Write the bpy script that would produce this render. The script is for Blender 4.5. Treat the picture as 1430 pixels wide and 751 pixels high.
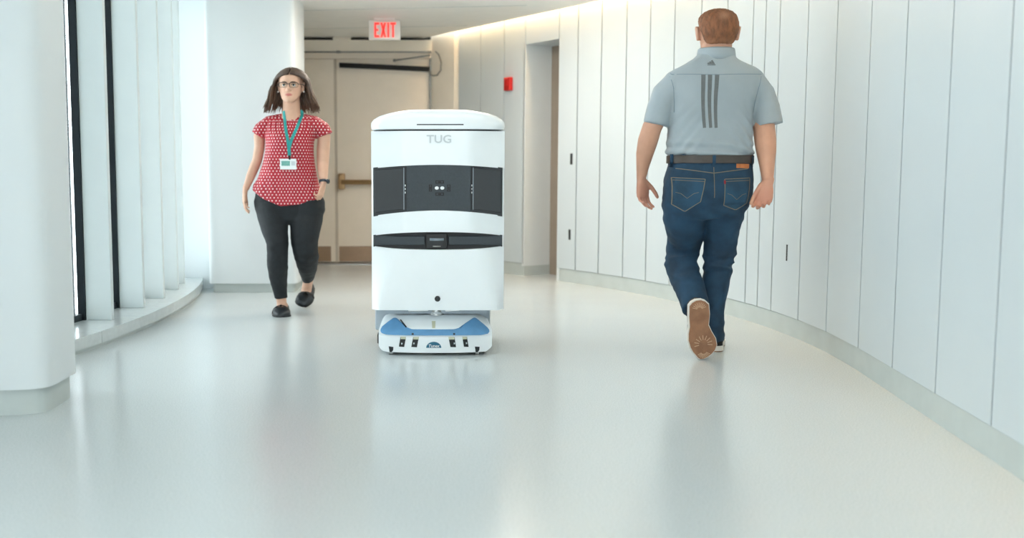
import bpy, bmesh, math, random
import numpy as np
from mathutils import Vector, Matrix, noise
from mathutils.bvhtree import BVHTree

random.seed(4)
for o in list(bpy.data.objects): bpy.data.objects.remove(o)
SC = bpy.context.scene
COL = SC.collection
PI = math.pi

# ------------------------------------------------------------------ camera
cd = bpy.data.cameras.new('camera'); cam = bpy.data.objects.new('camera', cd); COL.objects.link(cam)
cd.sensor_width = 36.0; cd.lens = 35.245; cd.shift_x = 0.0804
cd.clip_start = 0.05; cd.clip_end = 200
cam.location = (0, 0, 0.95); cam.rotation_euler = (math.radians(90 - 5.528), 0, 0)
cd.dof.use_dof = True; cd.dof.focus_distance = 5.1; cd.dof.aperture_fstop = 1.7
SC.camera = cam

# ------------------------------------------------------------------ daylight
W = bpy.data.worlds.new('world'); SC.world = W; W.use_nodes = True
bg = W.node_tree.nodes['Background']
bg.inputs['Color'].default_value = (0.87, 0.96, 1.0, 1); bg.inputs['Strength'].default_value = 5.2
SC.view_settings.view_transform = 'Standard'; SC.view_settings.look = 'None'
SC.view_settings.gamma = 1.0; SC.view_settings.use_curve_mapping = False
SC.view_settings.exposure = 0.08

# ------------------------------------------------------------------ helpers
def C(r, g, b):
    f = lambda c: (c/255/12.92) if c/255 <= 0.04045 else ((c/255+0.055)/1.055)**2.4
    return (f(r), f(g), f(b), 1)

MATS = {}
def mat(name, col, rough=0.5, metal=0.0, var=0.06, vscale=8.0, bump=0.0, bscale=60.0, emit=0.0, spec=0.5, coat=0.0, stretch=None, col2=None):
    m = bpy.data.materials.new(name); m.use_nodes = True
    nt = m.node_tree; b = nt.nodes['Principled BSDF']
    b.inputs['Roughness'].default_value = rough; b.inputs['Metallic'].default_value = metal
    b.inputs['Specular IOR Level'].default_value = spec; b.inputs['Coat Weight'].default_value = coat
    tc = nt.nodes.new('ShaderNodeTexCoord'); src = tc.outputs['Object']
    if stretch:
        mp = nt.nodes.new('ShaderNodeMapping'); mp.inputs['Scale'].default_value = stretch
        nt.links.new(src, mp.inputs['Vector']); src = mp.outputs['Vector']
    n = nt.nodes.new('ShaderNodeTexNoise'); n.inputs['Scale'].default_value = vscale; n.inputs['Detail'].default_value = 4
    nt.links.new(src, n.inputs['Vector'])
    r = nt.nodes.new('ShaderNodeValToRGB')
    c1 = tuple(max(0, c*(1-var)) for c in col[:3]) + (1,)
    c2 = tuple(min(1, c*(1+var)) for c in col[:3]) + (1,) if col2 is None else col2
    r.color_ramp.elements[0].position = 0.35; r.color_ramp.elements[1].position = 0.65
    r.color_ramp.elements[0].color = c1; r.color_ramp.elements[1].color = c2
    nt.links.new(n.outputs['Fac'], r.inputs['Fac']); nt.links.new(r.outputs['Color'], b.inputs['Base Color'])
    if bump:
        n2 = nt.nodes.new('ShaderNodeTexNoise'); n2.inputs['Scale'].default_value = bscale; n2.inputs['Detail'].default_value = 3
        nt.links.new(src, n2.inputs['Vector'])
        bp = nt.nodes.new('ShaderNodeBump'); bp.inputs['Strength'].default_value = bump; bp.inputs['Distance'].default_value = 0.004
        nt.links.new(n2.outputs['Fac'], bp.inputs['Height']); nt.links.new(bp.outputs['Normal'], b.inputs['Normal'])
    if emit:
        b.inputs['Emission Color'].default_value = col; b.inputs['Emission Strength'].default_value = emit
    MATS[name] = m
    return m

class MB:
    """collects closed shapes in world coordinates; build() links them as one mesh"""
    def __init__(s): s.v = []; s.f = []
    def add(s, vs, fs):
        k = len(s.v); s.v += [tuple(v) for v in vs]; s.f += [tuple(i+k for i in f) for f in fs]; return s
    def box(s, x0, x1, y0, y1, z0, z1):
        return s.prism([(x0, y0), (x1, y0), (x1, y1), (x0, y1)], z0, z1)
    def prism(s, poly, z0, z1):
        n = len(poly)
        vs = [(x, y, z0) for x, y in poly] + [(x, y, z1) for x, y in poly]
        fs = [tuple(range(n-1, -1, -1)), tuple(range(n, 2*n))] + [(i, (i+1) % n, n+(i+1) % n, n+i) for i in range(n)]
        return s.add(vs, fs)
    def slab(s, poly, y0, y1):
        """polygon in x,z extruded along y"""
        n = len(poly)
        vs = [(x, y0, z) for x, z in poly] + [(x, y1, z) for x, z in poly]
        fs = [tuple(range(n)), tuple(range(2*n-1, n-1, -1))] + [((i+1) % n, i, n+i, n+(i+1) % n) for i in range(n)]
        return s.add(vs, fs)
    def rings(s, rs, close=True):
        n = len(rs[0]); vs = [p for r in rs for p in r]; fs = []
        for k in range(len(rs)-1):
            for i in range(n):
                j = (i+1) % n; fs.append((k*n+i, k*n+j, (k+1)*n+j, (k+1)*n+i))
        if close:
            fs.append(tuple(range(n-1, -1, -1))); m = (len(rs)-1)*n; fs.append(tuple(range(m, m+n)))
        return s.add(vs, fs)
    def loft(s, rows, n=32, e=2.0):
        """vertical body: rows (cx, cy, z, rx, r_minus_y, r_plus_y[, exponent])"""
        rs = []
        for r in rows:
            ex = 2.0/(r[6] if len(r) > 6 else e); ring = []
            for i in range(n):
                a = 2*PI*i/n; c, q = math.cos(a), math.sin(a)
                x = r[3]*math.copysign(abs(c)**ex, c); y = (r[5] if q > 0 else r[4])*math.copysign(abs(q)**ex, q)
                ring.append((r[0]+x, r[1]+y, r[2]))
            rs.append(ring)
        return s.rings(rs)
    def limb(s, rows, n=18, flat=None):
        """tube through rows (x, y, z, r[, r2]); r is measured sideways (x), r2 in depth"""
        pts = [Vector(r[:3]) for r in rows]; rs = []
        for i, r in enumerate(rows):
            d = (pts[min(i+1, len(pts)-1)] - pts[max(i-1, 0)]).normalized()
            u = flat if flat is not None else Vector((1, 0, 0))
            u = (u - d*u.dot(d))
            u = u.normalized() if u.length > 1e-4 else d.orthogonal().normalized()
            w = d.cross(u)
            r1 = r[3]; r2 = r[4] if len(r) > 4 else r[3]
            rs.append([tuple(pts[i] + u*r1*math.cos(2*PI*k/n) + w*r2*math.sin(2*PI*k/n)) for k in range(n)])
        return s.rings(rs)
    def ball(s, c, rx, ry=None, rz=None, n=16, m=10):
        ry = ry or rx; rz = rz or rx
        rs = []
        for j in range(1, m):
            t = PI*j/m
            rs.append([(c[0]+rx*math.sin(t)*math.cos(2*PI*i/n), c[1]+ry*math.sin(t)*math.sin(2*PI*i/n), c[2]-rz*math.cos(t)) for i in range(n)])
        return s.rings(rs)
    def caps(s, pts, r0, r1=None, n=12):
        """round-ended tapered tube"""
        r1 = r1 or r0; P = [Vector(p) for p in pts]; L = len(P)
        rows = []
        d0 = (P[0]-P[1]).normalized(); d1 = (P[-1]-P[-2]).normalized()
        for t in (0.95, 0.6): rows.append((*(P[0]+d0*r0*t), r0*math.sqrt(1-t*t)))
        for i, p in enumerate(P): rows.append((*p, r0+(r1-r0)*i/(L-1)))
        for t in (0.6, 0.95): rows.append((*(P[-1]+d1*r1*t), r1*math.sqrt(1-t*t)))
        d = (P[-1]-P[0]).normalized()
        return s.limb(rows, n, d.orthogonal())
    def build(s, name, m, parent=None, smooth=False, bevel=0.0, seg=2, angle=None):
        return link(name, s.v, s.f, m, parent, smooth, bevel, seg, angle)

def link(name, v, f, m, parent=None, smooth=False, bevel=0.0, seg=2, angle=None):
    me = bpy.data.meshes.new(name)
    off = wloc(parent)
    if isinstance(v, np.ndarray): vv = (v - np.array(off)).tolist()
    else: vv = [(a-off[0], b-off[1], c-off[2]) for a, b, c in v]
    me.from_pydata(vv, [], f if isinstance(f, list) else f.tolist())
    bm = bmesh.new(); bm.from_mesh(me); bmesh.ops.recalc_face_normals(bm, faces=bm.faces); bm.to_mesh(me); bm.free()
    if smooth: me.polygons.foreach_set('use_smooth', [True]*len(me.polygons))
    if m is not None: me.materials.append(MATS[m] if isinstance(m, str) else m)
    o = bpy.data.objects.new(name, me); COL.objects.link(o)
    if parent is not None: o.parent = parent
    if bevel:
        b = o.modifiers.new('bevel', 'BEVEL'); b.width = bevel; b.segments = seg; b.limit_method = 'ANGLE'; b.angle_limit = math.radians(35)
        me.polygons.foreach_set('use_smooth', [True]*len(me.polygons))
        w = o.modifiers.new('wn', 'WEIGHTED_NORMAL'); w.keep_sharp = False
    elif smooth and angle:
        me.set_sharp_from_angle(angle=math.radians(angle))
    return o

def wloc(o):
    if o is None: return (0, 0, 0)
    l = Vector((0, 0, 0))
    while o is not None: l = l + o.location; o = o.parent
    return tuple(l)

def thing(name, label, cat, loc=(0, 0, 0), group=None):
    o = bpy.data.objects.new(name, None); COL.objects.link(o); o.location = loc; o.empty_display_size = 0.1
    return tag(o, label, cat, group)
def tag(o, label, cat=None, group=None):
    o['label'] = label
    if cat: o['category'] = cat
    if group: o['group'] = group
    return o
def struct(o, label=None):
    o['kind'] = 'structure'
    if label: o['label'] = label
    return o
def holder(name, loc=(0, 0, 0), label=None):
    o = bpy.data.objects.new(name, None); COL.objects.link(o); o.location = loc
    return struct(o, label)

def remesh(mb, voxel, it=6, fac=0.5):
    me = bpy.data.meshes.new('tmp'); me.from_pydata(mb.v, [], mb.f)
    bm = bmesh.new(); bm.from_mesh(me); bmesh.ops.recalc_face_normals(bm, faces=bm.faces); bm.to_mesh(me); bm.free()
    o = bpy.data.objects.new('tmp', me); COL.objects.link(o)
    r = o.modifiers.new('r', 'REMESH'); r.mode = 'VOXEL'; r.voxel_size = voxel
    if it:
        q = o.modifiers.new('s', 'SMOOTH'); q.factor = fac; q.iterations = it
    dg = bpy.context.evaluated_depsgraph_get(); ev = o.evaluated_get(dg); em = ev.to_mesh()
    v = np.empty(len(em.vertices)*3); em.vertices.foreach_get('co', v); v = v.reshape(-1, 3)
    nn = np.empty(len(em.vertices)*3); em.vertices.foreach_get('normal', nn); nn = nn.reshape(-1, 3)
    f = [tuple(p.vertices) for p in em.polygons]
    ev.to_mesh_clear(); bpy.data.objects.remove(o); bpy.data.meshes.remove(me)
    return v, f, nn

def textmesh(name, s, size, m, parent, loc, depth=0.002, sx=1.0, facing=-1, shear=0.0, bold=0.0):
    cu = bpy.data.curves.new('txt', 'FONT'); cu.body = s; cu.size = size; cu.extrude = depth; cu.align_x = 'CENTER'; cu.shear = shear; cu.offset = bold
    cu.resolution_u = 3
    o = bpy.data.objects.new('txt', cu); COL.objects.link(o)
    dg = bpy.context.evaluated_depsgraph_get(); me = bpy.data.meshes.new_from_object(o.evaluated_get(dg))
    v = [(loc[0]+p.co.x*sx, loc[1]-p.co.z, loc[2]+p.co.y) for p in me.vertices]; f = [tuple(p.vertices) for p in me.polygons]
    bpy.data.objects.remove(o)
    return link(name, v, f, m, parent)

def fbm(p, sc, seed=0.0):
    return noise.noise(Vector((p[0]*sc[0]+seed, p[1]*sc[1]+seed*1.7, p[2]*sc[2]-seed)))

# ------------------------------------------------------------------ materials
mat('wall_white', C(228, 232, 232), 0.45, var=0.01)
mat('wall_gap', C(60, 70, 74), 0.8, var=0.1)
mat('panel_white', C(205, 213, 216), 0.38, var=0.012, vscale=2)
mat('base_grey', C(194, 201, 198), 0.5, var=0.03)
mat('ceiling_white', C(242, 241, 236), 0.7, var=0.015)
mat('column_white', C(222, 227, 228), 0.5, var=0.012, vscale=1.5)
mat('fin_white', C(222, 230, 230), 0.35, var=0.01)
mat('black_frame', C(22, 32, 38), 0.4, var=0.1)
mat('sill_stone', C(205, 212, 212), 0.16, var=0.03, vscale=30)
mat('beige_wall', C(238, 229, 214), 0.55, var=0.015)
mat('pillar_cream', C(242, 234, 220), 0.55, var=0.015)
mat('door_beige', C(232, 221, 206), 0.5, var=0.015)
mat('strip_beige', C(196, 185, 170), 0.6, var=0.03)
mat('niche_taupe', C(146, 132, 118), 0.6, var=0.03)
mat('brass', C(176, 146, 108), 0.35, metal=0.7, var=0.05)
mat('steel', C(170, 172, 172), 0.3, metal=0.9, var=0.05)
mat('kick_brown', C(158, 132, 108), 0.4, metal=0.3, var=0.05)
mat('dark_gap', C(40, 38, 34), 0.8)
mat('black_plastic', C(9, 9, 10), 0.7)
mat('red_plastic', C(196, 30, 26), 0.35)
mat('grey_metal', C(128, 128, 124), 0.4, metal=0.4)
mat('pull_grey', C(92, 98, 100), 0.4, metal=0.3)
mat('warm_led', (1.0, 0.72, 0.42, 1), 0.5, emit=26.0)
mat('fill_panel', (1.0, 0.99, 0.97, 1), 0.5, emit=4.5)  # emission of the added overhead fill panels
mat('warm_fill_panel', (1.0, 0.90, 0.78, 1), 0.5, emit=30.0)  # stronger, warmer emission for the added fill panel nearest the back
mat('exit_white', C(226, 222, 216), 0.4, emit=0.0)
mat('exit_red', (1.0, 0.03, 0.02, 1), 0.4, emit=0.9)

def floor_material():
    m = bpy.data.materials.new('terrazzo'); m.use_nodes = True; nt = m.node_tree; b = nt.nodes['Principled BSDF']
    tc = nt.nodes.new('ShaderNodeTexCoord')
    n = nt.nodes.new('ShaderNodeTexNoise'); n.inputs['Scale'].default_value = 190; n.inputs['Detail'].default_value = 2
    n2 = nt.nodes.new('ShaderNodeTexNoise'); n2.inputs['Scale'].default_value = 1.3; n2.inputs['Detail'].default_value = 3
    for q in (n, n2): nt.links.new(tc.outputs['Object'], q.inputs['Vector'])
    r = nt.nodes.new('ShaderNodeValToRGB'); r.color_ramp.elements[0].position = .3; r.color_ramp.elements[1].position = .62
    r.color_ramp.elements[0].color = C(186, 194, 195); r.color_ramp.elements[1].color = C(210, 216, 217)
    nt.links.new(n.outputs['Fac'], r.inputs['Fac']); nt.links.new(r.outputs['Color'], b.inputs['Base Color'])
    mr = nt.nodes.new('ShaderNodeMapRange'); mr.inputs['To Min'].default_value = 0.17; mr.inputs['To Max'].default_value = 0.24
    nt.links.new(n2.outputs['Fac'], mr.inputs['Value']); nt.links.new(mr.outputs['Result'], b.inputs['Roughness'])
    b.inputs['Specular IOR Level'].default_value = 0.55
    MATS['terrazzo'] = m
floor_material()

def glass_material():
    m = bpy.data.materials.new('clear_glass'); m.use_nodes = True; nt = m.node_tree
    nt.nodes.remove(nt.nodes['Principled BSDF']); out = nt.nodes['Material Output']
    t = nt.nodes.new('ShaderNodeBsdfTransparent'); t.inputs['Color'].default_value = (0.95, 0.97, 0.97, 1)
    g = nt.nodes.new('ShaderNodeBsdfGlossy'); g.inputs['Roughness'].default_value = 0.02
    fr = nt.nodes.new('ShaderNodeFresnel'); fr.inputs['IOR'].default_value = 1.45
    mx = nt.nodes.new('ShaderNodeMixShader')
    nt.links.new(fr.outputs['Fac'], mx.inputs['Fac']); nt.links.new(t.outputs[0], mx.inputs[1]); nt.links.new(g.outputs[0], mx.inputs[2])
    nt.links.new(mx.outputs[0], out.inputs['Surface'])
    MATS['clear_glass'] = m
glass_material()

# ------------------------------------------------------------------ room plan
RC, RR = (-3.8, 5.5), 5.9                      # curved wall on the right: centre, radius
def arc(deg, r=RR): a = math.radians(deg); return (RC[0]+r*math.cos(a), RC[1]+r*math.sin(a))
PH0, PH1 = -7.37, 33.61
P0 = arc(PH0); T0 = (math.sin(math.radians(PH0)), -math.cos(math.radians(PH0)))     # tangent towards the camera
P1 = arc(PH1); T1 = (-.531, .847); N1 = (.847, .531)
def right_line(off=0.0):
    """plan of the right wall from behind the camera to the far corner, moved outwards by off"""
    L = []
    nx, ny = math.cos(math.radians(PH0)), math.sin(math.radians(PH0))
    for t in (10.0, 8, 6, 4, 2, 1): L.append((P0[0]+T0[0]*t+nx*off, P0[1]+T0[1]*t+ny*off))
    k = 28
    for i in range(k+1): L.append(arc(PH0+(PH1-PH0)*i/k, RR+off))
    L.append((P1[0]+T1[0]*1.60+N1[0]*off, P1[1]+T1[1]*1.60+N1[1]*off))
    return L
LC, LR = (-9.7, 6.6), 8.0                      # window side: front edge of the low sill
def larc(y, off=0.0):
    """point on the window side at depth y, moved towards the glass by off"""
    if y < 5.0:
        p = larc(5.0, off); return (p[0] - (5.0-y)*0.205 + (5.0-y)**2*0.0, y)
    r = LR-off; return (LC[0]+math.sqrt(max(r*r-(y-LC[1])**2, 0)), y)
CEIL = 2.32
YB = 10.45

def ribbon(name, a, b, z0, z1, m, parent=None):
    """closed wall between plan lines a and b"""
    mb = MB(); n = len(a)
    rs = [[(a[i][0], a[i][1], z0), (b[i][0], b[i][1], z0), (b[i][0], b[i][1], z1), (a[i][0], a[i][1], z1)] for i in range(n)]
    mb.rings(rs); return mb.build(name, m, parent)

# floor and ceiling
ys = [-5.2, -3, -1, 0, 1, 2, 3, 4, 4.5, 5, 5.5, 6, 6.5, 7, 7.5, 8, 8.5, 9, 9.5, 10, 10.9]
fa = [larc(min(y, 8.4), 0.34) if y < 8.4 else (-2.4, y) for y in ys]; fa = [(p[0], y) for p, y in zip(fa, ys)]
fb = [(3.0, y) for y in ys]
struct(ribbon('floor', fa, fb, -0.12, 0.0, 'terrazzo'), 'pale grey polished terrazzo floor reflecting the daylight')
rl = right_line(-0.075)
from bisect import bisect
def xr(y, L):
    yy = [p[1] for p in L]; i = max(1, min(len(L)-1, bisect(yy, y))); a, b = L[i-1], L[i]
    return a[0]+(b[0]-a[0])*(y-a[1])/(b[1]-a[1])
cy = sorted(set([p[1] for p in rl if -5.2 <= p[1]] + [-5.2, YB+.1]))
ca = [((larc(min(y, 8.2), 0.40)[0] if y < 8.2 else -2.4), y) for y in cy]
cb = [(xr(y, rl), y) for y in cy]
ceil = struct(ribbon('ceiling', ca, cb, CEIL, CEIL+.05, 'ceiling_white'), 'white plaster ceiling with a lit slot along the curved wall')
# slot above the ceiling edge: lid and the light strip
a2 = right_line(-0.30); b2 = right_line(0.03)
ribbon('slot_cover', a2, b2, CEIL+.20, CEIL+.24, 'ceiling_white', ceil)
ribbon('slot_back', right_line(-0.30), right_line(-0.28), CEIL+.05, CEIL+.20, 'ceiling_white', ceil)
for i in range(2):
    g = MB(); x0 = -0.9+i*0.62
    ribbon('ceiling_joint', [(-2.2+i*.5, 9.95-i*1.15), (0.35+i*.45, 9.6-i*1.15)], [(-2.2+i*.5, 9.965-i*1.15), (0.35+i*.45, 9.615-i*1.15)], CEIL-.0015, CEIL+.004, 'base_grey', ceil)
cove = ribbon('cove_light', right_line(-0.070), right_line(-0.015), CEIL+.15, CEIL+.165, 'warm_led')
tag(cove, 'warm white light strip in the ceiling slot along the curved wall', 'light')

# curved wall with its white panels
wr = struct(ribbon('wall_right', right_line(0.014)[:-1], right_line(0.10)[:-1], 0.0, CEIL+.2, 'wall_gap'), 'curved wall clad in tall white panels with dark joints')
EDGES = [-7.37, -2.47, 1.55, 5.33, 7.2, 8.85, 12.21, 15.55, 18.95, 22.05, 25.05, 28.22, 31.2, 33.61]
GAP = 0.006
def panel(p, q, z0, z1, parent, out):
    """one panel between plan points p and q; out = outward unit normal"""
    d = Vector((q[0]-p[0], q[1]-p[1])); L = d.length; d /= L; o = Vector(out)
    a = Vector(p)+d*GAP; b = Vector(q)-d*GAP
    poly = [tuple(a), tuple(b), tuple(b+o*0.013), tuple(a+o*0.013)]
    return MB().prism(poly, z0, z1).build('panel', 'panel_white', parent)
nrm0 = (math.cos(math.radians(PH0)), math.sin(math.radians(PH0)))
for k in range(18):
    p = (P0[0]+T0[0]*.5*(k+1), P0[1]+T0[1]*.5*(k+1)); q = (P0[0]+T0[0]*.5*k, P0[1]+T0[1]*.5*k)
    panel(p, q, .112, CEIL+.19, wr, nrm0)
panels = []
for a, b in zip(EDGES[:-1], EDGES[1:]):
    m_ = math.radians((a+b)/2); panels.append(panel(arc(a), arc(b), .112, CEIL+.19, wr, (math.cos(m_), math.sin(m_))))
def pull(deg, z0, z1, par, w=0.011):
    """narrow recessed pull set into a panel"""
    a = math.radians(deg); t = (-math.sin(a), math.cos(a)); n = (math.cos(a), math.sin(a)); c = arc(deg)
    mb = MB()
    def q(s, d): return (c[0]+t[0]*s+n[0]*d, c[1]+t[1]*s+n[1]*d)
    mb.prism([q(-w, -.003), q(w, -.003), q(w, .004), q(-w, .004)], z0, z1)
    o = mb.build('recessed_pull', 'pull_grey', par)
    mb = MB(); mb.prism([q(-w*.5, -.0045), q(w*.5, -.0045), q(w*.5, -.002), q(-w*.5, -.002)], z0+.008, z1-.008)
    mb.build('finger_slot', 'black_plastic', o)
pull(31.85, 1.012, 1.108, panels[-1], .016); pull(31.95, .368, .458, panels[-1], .014); pull(3.3, .425, .536, panels[2], .016)
def along(t, n=0.0): return (P1[0]+T1[0]*t+N1[0]*n, P1[1]+T1[1]*t+N1[1]*n)
# far stretch beyond the doorway niche
wf = struct(MB().prism([along(.50, .014), along(1.60, .014), along(1.60, .10), along(.50, .10)], 0, CEIL+.2).build('wall_far', 'wall_gap'), 'far stretch of the panelled wall beyond the doorway')
for a, b in ((.475, .797), (.797, 1.175), (1.175, 1.56)): panel(along(a), along(b), .112, CEIL+.19, wf, N1)
hd = MB().prism([along(.005), along(.47), along(.47, .30), along(.005, .30)], 2.09, CEIL+.19).build('doorway_header', 'panel_white', wf)
MB().prism([along(.47), along(.50), along(.50, .32), along(.47, .32)], 0.09, 2.09).build('jamb', 'wall_white', wf)
MB().prism([along(.468, .002), along(.50, .002), along(.50, .32), along(.468, .32)], 0.0, .09).build('jamb_base', 'base_grey', wf)
MB().prism([along(-.03, .002), along(.0, .002), along(.0, .32), along(-.03, .32)], 0.0, 2.09).build('jamb', 'wall_white', wr)
struct(MB().prism([along(-.03, .30), along(.50, .30), along(.50, .34), along(-.03, .34)], 0, 2.12).build('door_3', 'niche_taupe'), 'taupe door set back inside the doorway niche')
# skirting
struct(ribbon('baseboard_right', right_line(0.006)[:-1], right_line(0.02)[:-1], 0, .108, 'base_grey'), 'low grey skirting along the curved wall')
struct(MB().prism([along(.475, .006), along(1.56, .006), along(1.56, .02), along(.475, .02)], 0, .108).build('baseboard_far', 'base_grey'), 'low grey skirting beyond the doorway')

# back wall with the pair of doors
wb = struct(MB().box(-2.6, .9, YB+.06, YB+.14, 0, CEIL+.25).build('wall_back', 'dark_gap'), 'beige end wall around the pair of doors')
MB().box(-2.6, .02, YB-.06, YB+.06, 2.165, 2.288).build('header_beam', 'beige_wall', wb)
MB().box(-2.6, .02, YB-.02, YB+.06, 2.105, 2.165).build('door_head', 'door_beige', wb)
MB().prism([(.012, YB+.06), (.012, YB-.02), (.24, 10.13), (.34, 10.06), (.5, 10.4), (.4, YB+.06)], 0, CEIL+.2).build('pillar', 'pillar_cream', wb)
MB().box(-2.6, .02, YB-.075, YB-.06, 2.160, 2.172).build('pipe_rail', 'grey_metal', wb)
for x in (-.93, .0): MB().box(x-.02, x+.02, YB-.085, YB-.055, 2.155, 2.178).build('pipe_clip', 'grey_metal', wb)
MB().box(-.983, -.807, YB-.08, YB+.05, 2.285, CEIL-.001).build('vent_box', 'beige_wall', wb)
MB().box(.0, .018, YB-.045, YB+.06, 0, 2.11).build('door_frame', 'grey_metal', wb)
struct(MB().box(-2.4, .05, YB-.17, YB-.02, 0, .008).build('trim_2', 'steel'), 'pale metal threshold strip under the doors')
def leaf(name, x0, x1, label):
    d = struct(MB().box(x0, x1, YB-.005, YB+.05, .012, 2.103).build(name, 'door_beige', None, bevel=.004), label)
    return d
dl = leaf('door_1', -1.90, -.985, 'left beige door leaf partly hidden behind the white column')
dr = leaf('door_2', -.957, -.003, 'right beige door leaf with a brass push bar and black top bar')
MB().box(-.985, -.957, YB+.0, YB+.05, .0, 2.104).build('meeting_strip', 'strip_beige', dr)
for d, x0, x1 in ((dl, -1.86, -1.03), (dr, -.945, -.03)):
    MB().box(x0, x1, YB-.009, YB-.004, .02, .178).build('kick_plate', 'kick_brown', d)
pb = MB().box(-.945, -.875, YB-.085, YB-.004, .77, .935).build('push_bar', 'brass', dr, bevel=.012)
MB().limb([(-.91, YB-.075, .845, .02, .026), (-.06, YB-.075, .845, .02, .026)], 14, Vector((0, 1, 0))).build('bar', 'brass', pb, smooth=True)
MB().box(-.10, -.035, YB-.085, YB-.004, .77, .935).build('end_bracket', 'brass', pb, bevel=.012)
MB().slab([(-.925, 2.015), (-.925, 2.062), (.0, 2.020), (.0, 1.973)], YB-.06, YB-.006).build('top_bar', 'black_plastic', dr, bevel=.004)
ca_ = MB().caps([(-.36, YB-.05, 2.083), (.0, YB-.07, 2.132)], .007, n=8).build('closer_arm', 'grey_metal', dr, smooth=True)
MB().ball((-.36, YB-.05, 2.083), .016, n=10, m=6).build('pivot', 'grey_metal', ca_, smooth=True)
pts = [(-.01, YB-.04, 2.0), (.0, YB-.06, 1.96), (.03, YB-.09, 1.925), (.075, YB-.14, 1.925), (.11, YB-.19, 1.97), (.115, YB-.20, 2.05), (.09, YB-.17, 2.13), (.06, YB-.12, 2.165)]
MB().limb([(*p, .007) for p in pts], 8, Vector((0, 1, 0))).build('cable_loop', 'grey_metal', dr, smooth=True)
# wall beyond the column, left of the doors
struct(MB().box(-2.4, -2.3, 8.15, YB+.1, 0, CEIL+.2).build('wall_left', 'beige_wall'), 'plain wall between the white column and the doors')

# window side: low stone sill, black framed glass and white fins
sill = holder('trim_1', (*larc(6.5), 0), 'low pale stone sill running along the curved windows')
JY = [-4.0, -2.6, -1.2, .2, 1.6, 2.8, 3.6, 4.2, 4.8, 5.41, 5.93, 6.6, 7.35, 8.16]
for a, b in zip(JY[:-1], JY[1:]):
    k = max(2, int((b-a)/.13)); yy = [a+.002+(b-a-.004)*i/k for i in range(k+1)]
    A = [larc(y, 0) for y in yy]; B = [larc(y, .40) for y in yy]
    rs = [[(A[i][0], A[i][1], .022), (A[i][0], A[i][1], .087), (B[i][0], B[i][1], .087), (B[i][0], B[i][1], .022)] for i in range(k+1)]
    MB().rings(rs).build('sill_block', 'sill_stone', sill)
yy = [-4+12.16*i/60 for i in range(61)]
ribbon('sill_foot', [larc(y, .012) for y in yy], [larc(y, .40) for y in yy], 0, .021, 'base_grey', sill)
FY = [-3.9+0.53*i for i in range(17)] + [5.13, 5.835, 6.36, 6.84, 7.355, 7.75]
def fin(y, n):
    g, e = larc(y, .272), larc(y, .127)
    d = Vector((e[0]-g[0], 0.0)); t = .021
    r = Vector((e[0]-LC[0], (y-LC[1])*0.35)).normalized(); s = Vector((-r.y, r.x))
    g = Vector(g); nz = g+r*.152
    poly = [tuple(g-s*t), tuple(nz-s*t), tuple(nz+s*t), tuple(g+s*t)]
    o = struct(MB().prism(poly, .087, CEIL+.02).build('trim_%d' % n, 'fin_white', None, bevel=.003), None)
    gb = g-r*.045
    MB().prism([tuple(gb-s*.03), tuple(g-s*.03-r*.001), tuple(g+s*.03-r*.001), tuple(gb+s*.03)], .087, CEIL+.02).build('gasket', 'black_frame', o)
    return o
for i, y in enumerate(FY): fin(y, 3+i)
FYa = FY + [8.16]
for i, (a, b) in enumerate(zip(FYa[:-1], FYa[1:])):
    pa, pb_ = Vector(larc(a+.035, .315)), Vector(larc(b-.035, .315)); d = (pb_-pa).normalized(); o_ = Vector((-d.y, d.x))
    w = struct(MB().prism([tuple(pa), tuple(pb_), tuple(pb_+o_*.012), tuple(pa+o_*.012)], .12, CEIL+.02).build('window_%d' % (i+1), 'clear_glass'))
    q = o_*.03
    MB().prism([tuple(pa-q), tuple(pb_-q), tuple(pb_+q), tuple(pa+q)], .087, .125).build('bottom_rail', 'black_frame', w)
# return wall at the end of the glazing and the two columns
struct(MB().box(-2.42, -1.72, 8.16, 8.30, 0, CEIL+.02).build('wall_return', 'column_white'), 'white return closing the window wall behind the column')
struct(ribbon('added_shade_wall', [larc(y, .05) for y in (2.75, 3.1, 3.75)], [larc(y, .22) for y in (2.75, 3.1, 3.75)], 0, CEIL+.02, 'column_white'), 'added solid white wall, out of view, keeping window light off the near column')  # added, unseen; blocks window light so the near column stays darker
def column(cx, cy, rx, ry, e, zb, label):
    h = holder('column', (cx, cy, 0), label)
    MB().loft([(cx, cy, zb, rx, ry, ry), (cx, cy, CEIL+.03, rx, ry, ry)], 72, e).build('shaft', 'column_white', h, smooth=True, angle=40)
    MB().loft([(cx, cy, 0, rx-.022, ry-.022, ry-.022), (cx, cy, zb, rx-.022, ry-.022, ry-.022)], 72, e).build('foot', 'base_grey', h, smooth=True, angle=40)
column(-2.045, 4.05, .55, .22, 6.0, .105, 'big round white column in the left foreground')
column(-1.395, 8.20, .352, .33, 16.0, .072, 'square-shouldered white column behind the woman')

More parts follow.
